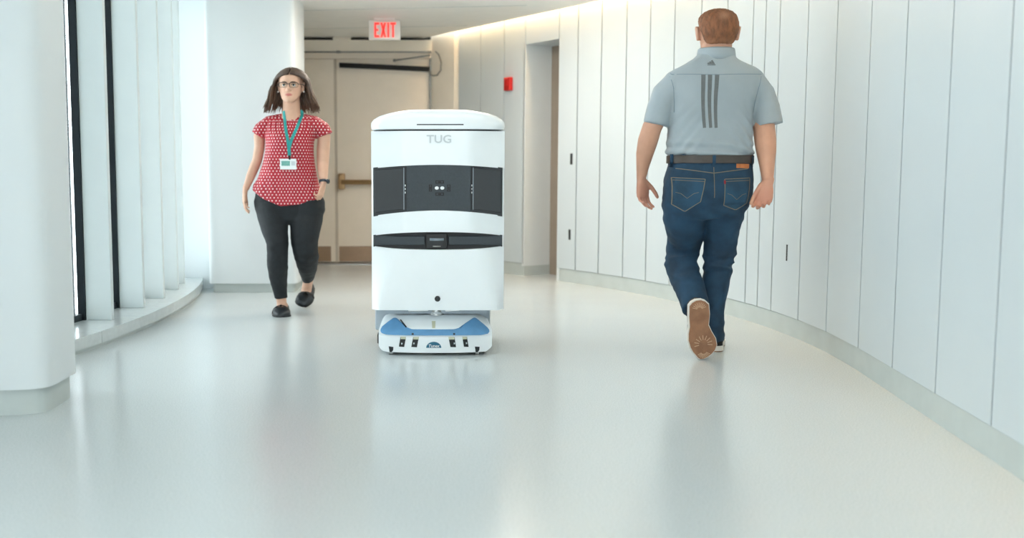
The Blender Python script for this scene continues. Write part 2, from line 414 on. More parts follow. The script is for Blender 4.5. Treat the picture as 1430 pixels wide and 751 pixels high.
# exit sign
es = thing('exit_sign', 'lit exit sign with red letters hanging from the ceiling', 'sign', (-.405, 9.2, 2.125))
X0, X1, Z0, Z1 = -.548, -.262, 2.133, 2.305
MB().box(X0, X1, 9.18, 9.21, Z0, Z1).build('housing', 'exit_white', es, bevel=.004)
MB().box(-.50, -.31, 9.14, 9.25, Z1, CEIL).build('canopy', 'ceiling_white', es, bevel=.003)
def letter(polys):
    mb = MB()
    for p in polys: mb.slab(p, 9.174, 9.1805)
    mb.build('letter', 'exit_red', es)
zb, zt, sw = 2.155, 2.285, .0155
def R(x0, x1, z0, z1): return [(x0, z0), (x1, z0), (x1, z1), (x0, z1)]
x = -.497
letter([R(x, x+sw, zb, zt), R(x+sw, x+.044, zb, zb+.018), R(x+sw, x+.044, zt-.018, zt), R(x+sw, x+.036, 2.212, 2.229)])
x = -.443
letter([[(x, zb), (x+.018, zb), (x+.052, zt), (x+.034, zt)], [(x+.034, zb), (x+.052, zb), (x+.018, zt), (x, zt)]])
x = -.381; letter([R(x, x+.017, zb, zt)])
x = -.354; letter([R(x, x+.05, zt-.018, zt), R(x+.0165, x+.0335, zb, zt-.018)])
# fire alarm on the panelled wall, beside the doorway
fa_ = thing('fire_alarm', 'small red fire alarm box on the panelled wall', 'fire alarm', (*along(.70, -.02), 1.70))
def onw(t, n): return along(t, -n)
MB().prism([onw(.655, .0), onw(.745, .0), onw(.745, .045), onw(.655, .045)], 1.695, 1.815).build('body', 'red_plastic', fa_, bevel=.008)
MB().prism([onw(.675, .044), onw(.725, .044), onw(.725, .056), onw(.675, .056)], 1.74, 1.80).build('lens', 'red_plastic', fa_, bevel=.004)

# added ceiling panels, out of view, that fill the corridor with light
for k, (x, y) in enumerate(((.15, 7.72), (-.1, 6.3), (.1, 4.6), (0, 2.9), (-.2, 1.2), (-.4, -.7), (-.6, -2.7))):
    c_ = thing('added_fill_light', ['recessed ceiling light panel nearest the exit sign, above the robot\'s far side', 'added fill light panel, out of view, between the woman and the curved wall', 'added fill light panel, out of view, above the robot', 'added fill light panel, out of view, in front of the robot', 'added fill light panel, out of view, just ahead of the camera', 'added fill light panel, out of view, just behind the camera', 'added fill light panel, out of view, farthest behind the camera'][k], 'light', (x, y, CEIL-.004), 'added fill lights')
    MB().box(x-.62, x+.62, y-.17, y+.17, CEIL-.004, CEIL).build('trim_frame', 'ceiling_white', c_)
    MB().box(x-.60, x+.60, y-.15, y+.15, CEIL-.006, CEIL-.004).build('fill_emitter', 'warm_fill_panel' if k < 1 else 'fill_panel', c_)
# ------------------------------------------------------------------ projection of flat pieces onto a curved body
def bvh_of(*vf):
    V = []; F = []
    for v, f in vf:
        k = len(V); V += [tuple(p) for p in v]; F += [tuple(i+k for i in q) for q in f]
    return BVHTree.FromPolygons(V, F)
def decal(name, grids, tree, m, parent, off=0.0015, thick=0.003, smooth=True):
    """grids of (x, z) points laid on the surface that faces the corridor's near end"""
    mb = MB()
    for g in grids:
        hits = [[tree.ray_cast(Vector((x, 2.0, z)), Vector((0, 1, 0)))[0] for x, z in r] for r in g]
        ok = sorted(h.y for r in hits for h in r if h is not None); med = ok[len(ok)//2] if ok else 5.0; last = None
        rows = []
        for r, hr_ in zip(g, hits):
            rr = []
            for (x, z), h in zip(r, hr_):
                y = h.y if h is not None and abs(h.y-med) < .12 else (last if last is not None else med)
                last = y; rr.append((x, y, z))
            rows.append(rr)
        n, k = len(rows), len(rows[0])
        vs = [(x, y-off, z) for r in rows for x, y, z in r] + [(x, y-off+thick, z) for r in rows for x, y, z in r]; N = n*k
        fs = []
        for i in range(n-1):
            for j in range(k-1):
                a = i*k+j; fs += [(a, a+1, a+k+1, a+k), (N+a, N+a+k, N+a+k+1, N+a+1)]
        bd = [j for j in range(k)] + [i*k+k-1 for i in range(1, n)] + [(n-1)*k+j for j in range(k-2, -1, -1)] + [i*k for i in range(n-2, 0, -1)]
        for a, b in zip(bd, bd[1:]+bd[:1]): fs.append((a, b, N+b, N+a))
        mb.add(vs, fs)
    return mb.build(name, m, parent, smooth=smooth, angle=60)
def strip(pts, w, n=None):
    """grid of a band of width w along a polyline in x, z"""
    out = []; P = [Vector(p) for p in pts]; Q = []
    for a, b in zip(P[:-1], P[1:]):
        k = max(1, int((b-a).length/.02))
        for i in range(k): Q.append(a+(b-a)*i/k)
    Q.append(P[-1])
    for i, p in enumerate(Q):
        d = (Q[min(i+1, len(Q)-1)]-Q[max(i-1, 0)]).normalized(); nrm = Vector((-d.y, d.x))
        ww = w[0]+(w[1]-w[0])*i/(len(Q)-1) if isinstance(w, tuple) else w
        out.append([tuple(p-nrm*ww/2), tuple(p), tuple(p+nrm*ww/2)])
    return out
def quad(a, b, c, d, n=6, m=6):
    """grid between the sides a-b (top) and d-c (bottom)"""
    a, b, c, d = map(Vector, (a, b, c, d))
    return [[tuple((a*(1-u)+b*u)*(1-t)+(d*(1-u)+c*u)*t) for u in [j/m for j in range(m+1)]] for t in [i/n for i in range(n+1)]]

# ------------------------------------------------------------------ delivery robot
mat('robot_white', C(236, 241, 243), 0.28, var=0.008, coat=0.2)
mat('robot_dark', C(48, 56, 62), 0.5, var=0.08, vscale=120, bump=.1, bscale=300)
mat('robot_side_dark', C(25, 31, 35), 0.45, var=0.08, vscale=60)
mat('robot_black', C(9, 11, 13), 0.5)
mat('robot_grey', C(168, 178, 186), 0.5, var=0.03)
mat('robot_blue', C(92, 146, 190), 0.4, var=0.05, vscale=25)
mat('logo_blue', C(28, 100, 128), 0.4, var=0.04)
mat('print_white', C(238, 240, 240), 0.4, var=0.01)
mat('print_grey', C(196, 203, 206), 0.4, var=0.02)
mat('cream_tab', C(196, 196, 170), 0.5, var=0.05)
mat('rubber', C(58, 60, 58), 0.7, var=0.1)
mat('lens_glass', C(120, 132, 140), 0.12, var=0.05)
RX, RY = 0.0425, 5.15
rob = thing('delivery_robot', 'white hospital delivery robot with black sensor bands and a low blue-trimmed base', 'robot', (RX, RY+.3, 0))
HW = .3435
def frontpiece(name, zb, zt, a_of, c, m, parent, x0=-HW, x1=HW, y0=0.0, yback=.05, nx=36, nz=7, bevel=.004):
    rs = []
    for i in range(nx+1):
        x = x0+(x1-x0)*i/nx; ring = []
        for k in range(nz+1):
            z = zb(x)+(zt(x)-zb(x))*k/nz; a = a_of(z); ax = abs(x)
            y = y0 if ax < a else y0+c*((ax-a)/(HW-a))**1.25
            ring.append((RX+x, RY+y, z))
        ring += [(RX+x, RY+yback+.002, zt(x)), (RX+x, RY+yback+.002, zb(x))]
        rs.append(ring)
    return MB().rings(rs).build(name, m, parent, smooth=True, angle=28)
q2 = lambda x: (abs(x)/HW)**2
up_b = lambda x: .986-.016*q2(x)*1.2 if abs(x) > .12 else .986-.016*q2(x)*1.2
md_t = lambda x: .753-.030*(abs(x)/HW)**1.8
md_b = lambda x: .642-.022*(abs(x)/HW)**2.6
lo_t = lambda x: .551+.018*(abs(x)/HW)**2.6
au = lambda z: .165
al = lambda z: .215+(.31-.215)*(.56-z)/.32
body = MB().box(RX-HW, RX+HW, RY+.048, RY+.62, .237, 1.158).build('cabinet_body', 'robot_white', rob, bevel=.012, seg=3)
up = frontpiece('upper_front_panel', up_b, lambda x: 1.158, au, .047, 'robot_white', rob)
frontpiece('middle_front_panel', md_b, md_t, au, .047, 'robot_white', rob)
lo = frontpiece('lower_front_panel', lambda x: .237, lo_t, al, .047, 'robot_white', rob)
# sensor band between the upper and middle panels
sb = frontpiece('sensor_band', lambda x: md_t(x)-.004, lambda x: up_b(x)+.004, lambda z: 9, 0, 'robot_side_dark', rob, -.333, .333, .036, .05)
ctr = frontpiece('sensor_panel', lambda x: md_t(x)+.0005, lambda x: up_b(x)-.0005, lambda z: 9, 0, 'robot_dark', rob, -.160, .167, .004, .034, nx=14)
for s, xa, xb in ((-1, -.326, -.176), (1, .182, .326)):
    MB().slab([(RX+xa, md_t(xa)+.016), (RX+xb, md_t(xb)+.014), (RX+xb, up_b(xb)-.012), (RX+xa, up_b(xa)-.008)], RY+.024, RY+.038).build('side_sensor_panel', 'robot_dark' if 0 else 'robot_side_dark', sb, bevel=.003)
    MB().box(RX+(xb if s < 0 else xa)+s*-.001-.002, RX+(xb if s < 0 else xa)+s*-.001+.002, RY+.018, RY+.037, md_t(.17)+.012, up_b(.17)-.01).build('edge_trim', 'lens_glass', sb)
    for k in range(3): MB().box(RX+(-.168 if s < 0 else .174)-.002, RX+(-.168 if s < 0 else .174)+.002, RY+.017, RY+.03, .84+.018*k, .849+.018*k).build('edge_light', 'print_white', sb)
SX, SZ = RX+.0085, .868
for k, dx in enumerate((-.0145, .0135)):
    MB().limb([(SX+dx, RY+.0005, SZ, .0105, .0085), (SX+dx, RY+.006, SZ, .0105, .0085)], 14, Vector((1, 0, 0))).build('white_lens', 'print_white', ctr, smooth=True, angle=50)
for dx, dz, w, h in ((0, .031, .022, .008), (0, -.031, .022, .008), (-.047, 0, .008, .018), (.047, 0, .009, .018)):
    fr_ = MB()
    for (a0, a1, b0, b1) in ((-w, w, h-.004, h), (-w, w, -h, -h+.004), (-w, -w+.005, -h, h), (w-.005, w, -h, h), (-w*.35, w*.35, -h*.55, h*.4)):
        fr_.box(SX+dx+a0, SX+dx+a1, RY+.002, RY+.006, SZ+dz+b0, SZ+dz+b1)
    fr_.build('marker_frame', 'robot_black', ctr)
# scanner slot
sl = frontpiece('scanner_slot', lambda x: lo_t(x)-.003, lambda x: md_b(x)+.003, lambda z: 9, 0, 'robot_black', rob, -.334, .334, .040, .05)
for xa, xb in ((-.331, -.066), (.054, .331)):
    MB().slab([(RX+xa, .574), (RX+xb, .574), (RX+xb, .621), (RX+xa, .621)], RY+.016, RY+.041).build('slot_bar', 'robot_dark', sl, bevel=.004)
sc_ = MB().box(RX-.060, RX+.048, RY+.002, RY+.041, .556, .634).build('scanner_housing', 'robot_black', sl, bevel=.004)
MB().limb([(RX-.006, RY+.02, .598, .046, .03), (RX-.006, RY+.02, .611, .046, .03)], 24).build('scanner_ring', 'lens_glass', sc_, smooth=True, angle=40)
MB().limb([(RX-.006, RY+.022, .566, .038, .024), (RX-.006, RY+.022, .572, .038, .024)], 24).build('scanner_base', 'grey_metal', sc_, smooth=True, angle=40)
# lid
MB().loft([(RX, RY+.31, z, .3405, .302, .302, 4) for z in (1.150, 1.170)], 96).build('lid_seam', 'robot_black', rob)
lm = MB().loft([(RX, RY+.31, z, rx, ry, ry, e) for z, rx, ry, e in ((1.1655, .340, .304, 7), (1.168, .3455, .310, 7), (1.185, .350, .312, 7), (1.203, .349, .311, 6.5), (1.220, .338, .308, 6), (1.238, .312, .300, 5), (1.252, .272, .288, 4.5), (1.263, .222, .272, 4), (1.269, .185, .25, 4), (1.271, .12, .2, 4))], 96)
lid = lm.build('lid', 'robot_white', rob, smooth=True, angle=50)
lt = bvh_of((lm.v, lm.f))
decal('drawer_flap', [quad((RX-.108, 1.252), (RX+.130, 1.252), (RX+.130, 1.193), (RX-.108, 1.193), 8, 4)], lt, 'robot_white', lid, .0012, .004)
decal('drawer_slit', [quad((RX-.108, 1.1925), (RX+.130, 1.1925), (RX+.130, 1.187), (RX-.108, 1.187), 1, 8)], lt, 'robot_side_dark', lid, .001, .004)
textmesh('logo', 'TUG', .056, 'print_grey', up, (RX+.006, RY-.0015, 1.098), .0015, 1.12, bold=.001)
kn = MB().limb([(RX-.002, RY-.006, .297, .0145), (RX-.002, RY+.004, .297, .0155)], 20, Vector((1, 0, 0))).build('key_lock', 'robot_black', lo, smooth=True, angle=40)
MB().limb([(RX-.002, RY-.008, .297, .007), (RX-.002, RY-.005, .297, .007)], 12, Vector((1, 0, 0))).build('lock_core', 'robot_side_dark', kn)
# under-frame and rear wheels
MB().box(RX-.342, RX+.29, RY+.30, RY+.60, .085, .24).build('under_frame', 'robot_grey', rob, bevel=.01)
MB().box(RX-.30, RX+.26, RY+.10, RY+.30, .205, .24).build('hitch_plate', 'robot_grey', rob)
hp = MB().limb([(RX-.006, RY+.13, .15, .038), (RX-.006, RY+.13, .236, .038)], 24).build('hitch_post', 'steel', rob, smooth=True, angle=40)
MB().limb([(RX-.006, RY+.13, .205, .042), (RX-.006, RY+.13, .214, .042)], 24).build('hitch_collar', 'print_grey', hp, smooth=True, angle=40)
for x0, x1 in ((-.15, -.055), (.045, .11)):
    MB().caps([(RX+x0, RY+.09, .223), (RX+x1, RY+.09, .226)], .006, n=10).build('guide_bar', 'print_white', rob, smooth=True)
def wheel(x, y, r, w, m, par, name='wheel'):
    t = MB().limb([(x-w, y, r, r*.9), (x-w*.8, y, r, r), (x+w*.8, y, r, r), (x+w, y, r, r*.9)], 22, Vector((0, 1, 0))).build(name, m, par, smooth=True, angle=40)
    MB().limb([(x-w-.002, y, r, r*.5), (x+w+.002, y, r, r*.5)], 14, Vector((0, 1, 0))).build('hub', 'steel', t, smooth=True, angle=40)
for x in (-.30, .25): wheel(RX+x, RY+.50, .062, .022, 'rubber', rob)
# low tug base
def tx(px): return (px-611.5)/272.0
def tz(py): return max(.012, .237-(py-433)*.003758)
def interp(tab, x):
    for (a, b), (c, d) in zip(tab[:-1], tab[1:]):
        if a <= x <= c: return b+(d-b)*(x-a)/(c-a)
    return tab[0][1] if x < tab[0][0] else tab[-1][1]
crv = lambda x: -.02+.05*(abs(x+.015)/.30)**2.4
top_full = [(tx(a), tz(b)) for a, b in ((527.5, 462), (530, 456), (534, 451), (546, 447), (551, 444.5), (600, 444), (664, 444), (674, 449.5), (687, 457), (688.5, 462))]
blue_t = [(tx(a), tz(b)) for a, b in ((530, 461.4), (532, 457.9), (540, 452), (548.4, 446.7), (552.6, 447.1), (560, 452.5), (567.9, 457.9), (574.9, 460), (635, 460), (640.7, 458.6), (652, 452.3), (663, 446.7), (665.8, 446.7), (676, 454), (682.6, 459.3), (684.7, 462))]
blue_b = [(tx(a), tz(b)) for a, b in ((530, 463.5), (532, 465.6), (538.6, 467.2), (635, 466.9), (671.4, 467.7), (682.6, 466.3), (684.7, 464))]
bot = [(tx(a), tz(b)) for a, b in ((527.5, 484), (529, 487), (533, 490.7), (540, 491.6), (674, 491.6), (680, 491.4), (687, 486.5), (688.5, 484))]
lean = lambda z: max(0.0, (z-.112))*1.25
def tug_slices(topf, botf, x0, x1, out, back, n=70, nz=8):
    rs = []
    for i in range(n+1):
        x = x0+(x1-x0)*i/n; zb_, zt_ = botf(x), topf(x); ring = []
        for k in range(nz+1):
            z = zb_+(zt_-zb_)*k/nz; ring.append((RX+x, RY+crv(x)+lean(z)-out, z))
        yb_ = max(back if back is not None else 0, 0)
        if back is None: ring += [(RX+x, RY+crv(x)+lean(zt_)+.01, zt_), (RX+x, RY+crv(x)+lean(zb_)+.01, zb_)]
        else: ring += [(RX+x, RY+back, zt_), (RX+x, RY+back, zb_)]
        rs.append(ring)
    return MB().rings(rs)
base = tug_slices(lambda x: interp(top_full, x), lambda x: interp(bot, x), tx(527.5), tx(688.5), 0, .42).build('tug_base', 'robot_white', rob, smooth=True, angle=50)
tug_slices(lambda x: interp(blue_t, x), lambda x: interp(blue_b, x), tx(530), tx(684.7), .007, None).build('bumper', 'robot_blue', base, smooth=True, angle=60)
bumper_out = .009
def ontug(px, py, out=.002):
    x, z = tx(px), tz(py); return (RX+x, RY+crv(x)+lean(z)-out, z)
def tug_plate(name, pix, m, par, out=.0025, inn=.006):
    f = [ontug(a, b, out) for a, b in pix]; n = len(f); bk = [(x, y+inn, z) for x, y, z in f]
    return MB().add(f+bk, [tuple(range(n)), tuple(range(2*n-1, n-1, -1))]+[(i, n+i, n+(i+1) % n, (i+1) % n) for i in range(n)]).build(name, m, par)
cp = lambda a, b: (505+a/7.15, 425+b/7.15)
for xs, dot in (((385, 440, 368, 422), (398, 385)), ((512, 570, 494, 550), (520, 380)), ((868, 930, 888, 945), (928, 380)), ((1008, 1055, 1025, 1072), (1050, 380))):
    s_ = tug_plate('front_slot', [cp(xs[0], 320), cp(xs[1], 320), cp(xs[3], 420), cp(xs[2], 418)], 'robot_black', base)
    tug_plate('slot_tab', [cp(xs[0]+2, 318), cp(xs[1]-2, 318), cp(xs[1]-2, 342), cp(xs[0]+2, 342)], 'cream_tab', s_, .0045, .004)
    tug_plate('slot_light', [cp(dot[0]-7, dot[1]-6), cp(dot[0]+7, dot[1]-6), cp(dot[0]+6, dot[1]+10), cp(dot[0]-6, dot[1]+10)], 'print_grey', s_, .0045, .004)
lg = tug_plate('badge', [cp(720+76*math.cos(a), 425-60*math.sin(a)) for a in [PI*i/16 for i in range(17)]], 'logo_blue', base, .003)
tw = ontug(*cp(720, 418), .0045)
textmesh('badge_lettering', 'Tunex', .021, 'print_white', lg, tw, .0012, 1.05, shear=.15, bold=.0003)
tug_plate('status_light', [cp(700, 180), cp(738, 180), cp(735, 240), cp(705, 240)], 'cream_tab', base, .002)
for a in (508, 925): tug_plate('bumper_screw', [cp(a-10, 280), cp(a+10, 280), cp(a+10, 296), cp(a-10, 296)], 'robot_side_dark', base, .0095)
for a, b, c_, d in ((375, 172, 440, 232), (1010, 220, 985, 240)):
    tug_plate('bumper_clip', [cp(a, b), cp(a+10, b-4), cp(c_+8, d-2), cp(c_-4, d+4)], 'robot_side_dark', base, .009)
for a in (288, 1160):
    n_ = tug_plate('caster', [cp(a-24, 420), cp(a+24, 424), cp(a+22, 455), cp(a+6, 476), cp(a-16, 476)], 'robot_side_dark', base, .003)
    p_ = ontug(*cp(a, 480), 0)
    MB().limb([(p_[0]-.010, p_[1]+.018, .0155, .0155), (p_[0]+.010, p_[1]+.018, .0155, .0155)], 16, Vector((0, 1, 0))).build('caster_wheel', 'steel', n_, smooth=True, angle=40)
for x in (-.225, .215): wheel(RX+x, RY+.10, .052, .040, 'rubber', base, 'drive_wheel')
MB().box(RX-.318, RX-.300, RY+.07, RY+.13, .05, .10).build('side_sensor', 'robot_side_dark', base, bevel=.003)
# ------------------------------------------------------------------ people: shared builders
def tinted(name, base, tint, rough=.55, sss=.0, var=.05, vscale=30, bump=0, bscale=100, stretch=None):
    m = mat(name, base, rough, var=var, vscale=vscale, bump=bump, bscale=bscale, stretch=stretch); nt = m.node_tree; b = nt.nodes['Principled BSDF']
    src = b.inputs['Base Color'].links[0].from_socket
    at = nt.nodes.new('ShaderNodeAttribute'); at.attribute_name = 'tint'
    mx = nt.nodes.new('ShaderNodeMix'); mx.data_type = 'RGBA'; mx.inputs[7].default_value = tint
    nt.links.new(at.outputs['Fac'], mx.inputs[0]); nt.links.new(src, mx.inputs[6]); nt.links.new(mx.outputs[2], b.inputs['Base Color'])
    if sss:
        b.inputs['Subsurface Weight'].default_value = sss; b.inputs['Subsurface Radius'].default_value = (.012, .005, .003); b.inputs['Subsurface Scale'].default_value = .5
    return m
tinted('skin_fair', C(216, 172, 146), C(196, 112, 104), .5, .0, .03)
tinted('skin_ruddy', C(208, 158, 132), C(196, 120, 104), .5, .0, .05, 14)
tinted('hair_brown', C(62, 46, 37), C(132, 98, 70), .42, 0, .35, 40, .3, 220, (1, 1, .12))
tinted('hair_red', C(134, 84, 52), C(190, 140, 112), .6, 0, .28, 60, .5, 260, (1, 1, .35))
mat('brow_brown', C(82, 62, 50), .7)
mat('eye_white', C(232, 230, 226), .25, var=.01)
mat('iris_brown', C(52, 38, 28), .2)
def set_tint(o, vals):
    a = o.data.attributes.new('tint', 'FLOAT', 'POINT'); a.data.foreach_set('value', list(vals))

SKULL = ((.000, .018, .088, .055), (.010, .034, .096, .030), (.028, .050, .097, .000), (.048, .059, .095, -.045), (.072, .066, .092, -.072), (.098, .070, .092, -.087),
         (.125, .0735, .091, -.096), (.150, .0755, .093, -.099), (.175, .074, .090, -.097), (.195, .066, .076, -.085), (.210, .050, .052, -.064), (.220, .030, .028, -.040), (.225, .012, .010, -.018))
class Head:
    def __init__(s, cx, cy, zc, h, ws, ds, face, turn=0.0):
        s.cx, s.cy, s.zc, s.k, s.ws, s.ds, s.face = cx, cy, zc, h/.225, ws, ds, face; s.t = turn; s.ear = .074
    def w(s, x, y, z):
        """head coordinates (right, forward, up from chin) to world"""
        x *= s.ws; y *= s.ds; c, q = math.cos(s.t), math.sin(s.t); X, Y = x*c-y*q, x*q+y*c
        return (s.cx + X, s.cy + s.face*Y, s.zc + z*s.k)
    def add(s, mb, ears=True):
        n = 40; rs = []
        for z, w, f, b in SKULL:
            rs.append([s.w(w*math.cos(2*PI*i/n), (f+b)/2+(f-b)/2*math.sin(2*PI*i/n), z) for i in range(n)])
        mb.rings(rs)
        mb.limb([(*s.w(0, .083, .130), .006), (*s.w(0, .096, .108), .008), (*s.w(0, .108, .088), .0115), (*s.w(0, .098, .077), .008)], 12)
        for q in (-1, 1):
            mb.ball(s.w(q*.0105, .097, .083), .0075, .009, .007, 10, 6)
            if ears:
                rs = []
                for t, r in ((-.034, .004), (-.028, .010), (-.012, .013), (.006, .017), (.022, .018), (.031, .010), (.034, .004)):
                    rs.append([s.w(q*(s.ear+.008*(t+.034)/.068)+q*.0075*math.cos(2*PI*i/12), -.008-.10*t*.4+r*math.sin(2*PI*i/12), .112+t) for i in range(12)])
                mb.rings(rs)
    def local(s, v):
        X = v[:, 0]-s.cx; Y = s.face*(v[:, 1]-s.cy); c, q = math.cos(s.t), math.sin(s.t)
        return (X*c+Y*q)/s.ws, (-X*q+Y*c)/s.ds, (v[:, 2]-s.zc)/s.k
    def sculpt(s, v, lips=1.0):
        x, y, z = s.local(v); fr = np.clip((y-.05)/.03, 0, 1)*np.clip((z+.02)/.01, 0, 1)*np.clip((.25-z)/.01, 0, 1)*(np.abs(x) < .12)
        G = lambda a, b, sa, sb: np.exp(-((np.abs(x)-a)/sa)**2-((z-b)/sb)**2)
        dy = -.010*G(.031, .117, .014, .010) + .004*G(.030, .136, .018, .006) + .004*G(.040, .083, .016, .016)
        dy += lips*(.005*G(0, .056, .018, .004) + .005*G(0, .047, .016, .005) - .004*G(0, .0515, .022, .0018)) + .004*G(0, .018, .016, .012)
        v[:, 1] += s.face*dy*fr*s.ds
        lip = np.clip(1.2-((x/.024)**2+((z-.0515)/.0095)**2), 0, 1)*fr*(y > .07)
        blush = .18*G(.042, .080, .018, .018)*fr
        return np.clip(lip*1.4+blush, 0, 1)

def hand(mb, wrist, d, n, side, sc=1.0, curl=(18, 32, 24), thumb=(.62, .55, .45), spread=1.0):
    """palm, four unequal bent fingers and a thumb; d points to the fingers, n is where the palm faces, side picks the thumb edge"""
    d = Vector(d).normalized(); n = Vector(n); n = (n-d*n.dot(d)).normalized(); t = d.cross(n)*side; Wp = Vector(wrist)
    pt = lambda a, b, c: Wp + (d*a+t*b+n*c)*sc
    rows = [(*pt(-.02, 0, 0), .027*sc, .019*sc), (*pt(.012, 0, 0), .028*sc, .019*sc), (*pt(.04, .002, .002), .038*sc, .018*sc), (*pt(.07, .001, .003), .042*sc, .0165*sc), (*pt(.092, 0, .003), .040*sc, .014*sc), (*pt(.102, 0, .003), .030*sc, .008*sc)]
    mb.limb(rows, 16, t)
    for b, L, r, a0, cu in ((.0305, .072, .0092, .088, .8), (.0105, .080, .0095, .094, .95), (-.0098, .074, .0092, .091, 1.1), (-.0285, .058, .0080, .083, 1.25)):
        p = pt(a0, b, .002); ang = math.radians(curl[0]*cu); P = [p - d*.012*sc, p]
        for frac, c in ((.45, curl[1]), (.30, curl[2]), (.25, 0)):
            dirn = d*math.cos(ang)+n*math.sin(ang)+t*b*1.6*spread; dirn.normalize()
            p = p + dirn*L*frac*sc; P.append(p); ang += math.radians(c*cu)
        mb.caps(P, r*sc, r*.80*sc, 10)
    td = (d*thumb[0]+t*thumb[1]+n*thumb[2]).normalized(); p0 = pt(.022, .022, .004); p1 = p0+td*.045*sc
    t2 = (td*.8+d*.5+n*.15).normalized(); p2 = p1+t2*.032*sc; p3 = p2+(t2*.9+d*.3).normalized()*.022*sc
    mb.caps([p0, p1], .0150*sc, .0115*sc, 10); mb.caps([p1, p2, p3], .0112*sc, .0088*sc, 10)

FOOT = ((.0, .0, .015), (.03, .0, .036), (.083, .0, .051), (.257, -.001, .054), (.434, -.005, .050), (.553, -.002, .061), (.669, .006, .071), (.788, .012, .069), (.87, .0125, .058), (.93, .010, .042), (.975, .005, .028), (1.0, .0, .012))
def shoe_frame(heel, toe, up):
    h = Vector(heel); d = Vector(toe)-h; L = d.length; d.normalize(); u = Vector(up); u = (u-d*u.dot(d)).normalized(); s = d.cross(u); return h, d, L, u, s
def shoe_solid(mb, heel, toe, up, lat, ws, z0, z1, grow=0.0, hts=None):
    """lat = +1 puts the big-toe bulge on the +side of d x up; z0..z1 heights over the sole plane, or a height profile"""
    h, d, L, u, s = shoe_frame(heel, toe, up); rs = []
    for t, off, hw in FOOT:
        w = max(hw*ws+grow, .004); c = h+d*(t*L+grow*(t-.5)*2)+s*off*lat*ws
        if hts is None:
            ring = [c-s*w+u*z0, c+s*w+u*z0, c+s*w+u*z1, c-s*w+u*z1]
        else:
            H = interp(hts, t); ring = []
            for k in range(13):
                a = PI*k/12; ex = .62
                ring.append(c + s*w*math.copysign(abs(math.cos(a))**ex, math.cos(a)) + u*(z0+(H-z0)*abs(math.sin(a))**ex))
        rs.append([tuple(p) for p in ring])
    mb.rings(rs)

def wrinkle(v, nrm, fn):
    d = np.array([fn(p) for p in v]); return v + nrm*d[:, None]

# ------------------------------------------------------------------ woman walking towards the camera
def polka():
    m = mat('polka_red', C(172, 18, 40), .6, var=.10, vscale=10, bump=.15, bscale=90); nt = m.node_tree; b = nt.nodes['Principled BSDF']
    src = b.inputs['Base Color'].links[0].from_socket
    uv = nt.nodes.new('ShaderNodeUVMap'); uv.uv_map = 'cloth'
    sep = nt.nodes.new('ShaderNodeSeparateXYZ'); nt.links.new(uv.outputs[0], sep.inputs[0])
    def M(op, a, b_=None):
        q = nt.nodes.new('ShaderNodeMath'); q.operation = op
        for i, val in enumerate((a, b_)):
            if val is None: continue
            if isinstance(val, (int, float)): q.inputs[i].default_value = val
            else: nt.links.new(val, q.inputs[i])
        return q.outputs[0]
    cw, ch = .0235, .0390
    def dist(sh):
        fx = M('MULTIPLY', M('SUBTRACT', M('FRACT', M('ADD', M('DIVIDE', sep.outputs[0], cw), sh)), .5), cw)
        fy = M('MULTIPLY', M('SUBTRACT', M('FRACT', M('ADD', M('DIVIDE', sep.outputs[1], ch), sh)), .5), ch)
        return M('SQRT', M('ADD', M('MULTIPLY', fx, fx), M('MULTIPLY', fy, fy)))
    dd = M('LESS_THAN', M('MINIMUM', dist(0.0), dist(.5)), .0043)
    mx = nt.nodes.new('ShaderNodeMix'); mx.data_type = 'RGBA'; mx.inputs[7].default_value = C(246, 226, 224)
    nt.links.new(dd, mx.inputs[0]); nt.links.new(src, mx.inputs[6]); nt.links.new(mx.outputs[2], b.inputs['Base Color'])
polka()
mat('knit_black', C(22, 27, 31), .75, var=.15, vscale=40, bump=.2, bscale=160)
mat('leather_black', C(34, 38, 42), .32, var=.12, vscale=40, bump=.1, bscale=200)
mat('teal_ribbon', C(34, 150, 146), .5, var=.12, vscale=60)
mat('badge_white', C(232, 236, 236), .3, var=.02)
mat('badge_green', C(104, 166, 156), .35, var=.1, vscale=70)
mat('frame_dark', C(38, 36, 38), .3)
mat('watch_dark', C(40, 50, 60), .25)
def lens_clear():
    m = MATS['clear_glass'].copy(); m.name = 'lens_clear'; MATS['lens_clear'] = m
    for q in m.node_tree.nodes:
        if q.type == 'FRESNEL': q.inputs['IOR'].default_value = 1.08
lens_clear()
mat('pearl', C(246, 240, 236), .2, var=.01)

wom = thing('person', 'woman in a red polka-dot blouse, black trousers and teal lanyard walking towards the camera', 'person', (-.94, 6.75, 0))
HWm = Head(-.920, 6.735, 1.402, .222, 1.06, 1.0, -1, .04)
bm_ = MB(); HWm.add(bm_)
bm_.loft([(-.922, 6.745, 1.24, .11, .06, .06), (-.922, 6.745, 1.30, .088, .062, .062), (-.922, 6.75, 1.33, .066, .058, .06), (-.921, 6.752, 1.37, .057, .052, .056), (-.920, 6.75, 1.43, .056, .05, .06), (-.92, 6.745, 1.47, .055, .05, .06)], 28)
TOR = [(-.945, 6.76, .70, .18, .08, .10), (-.945, 6.76, .80, .185, .09, .11), (-.945, 6.755, .95, .165, .085, .10), (-.935, 6.75, 1.06, .150, .095, .095), (-.928, 6.75, 1.16, .155, .11, .10), (-.922, 6.75, 1.25, .155, .075, .085), (-.92, 6.75, 1.295, .13, .058, .065), (-.92, 6.75, 1.315, .09, .055, .06)]
bm_.loft(TOR, 36, 2.3)
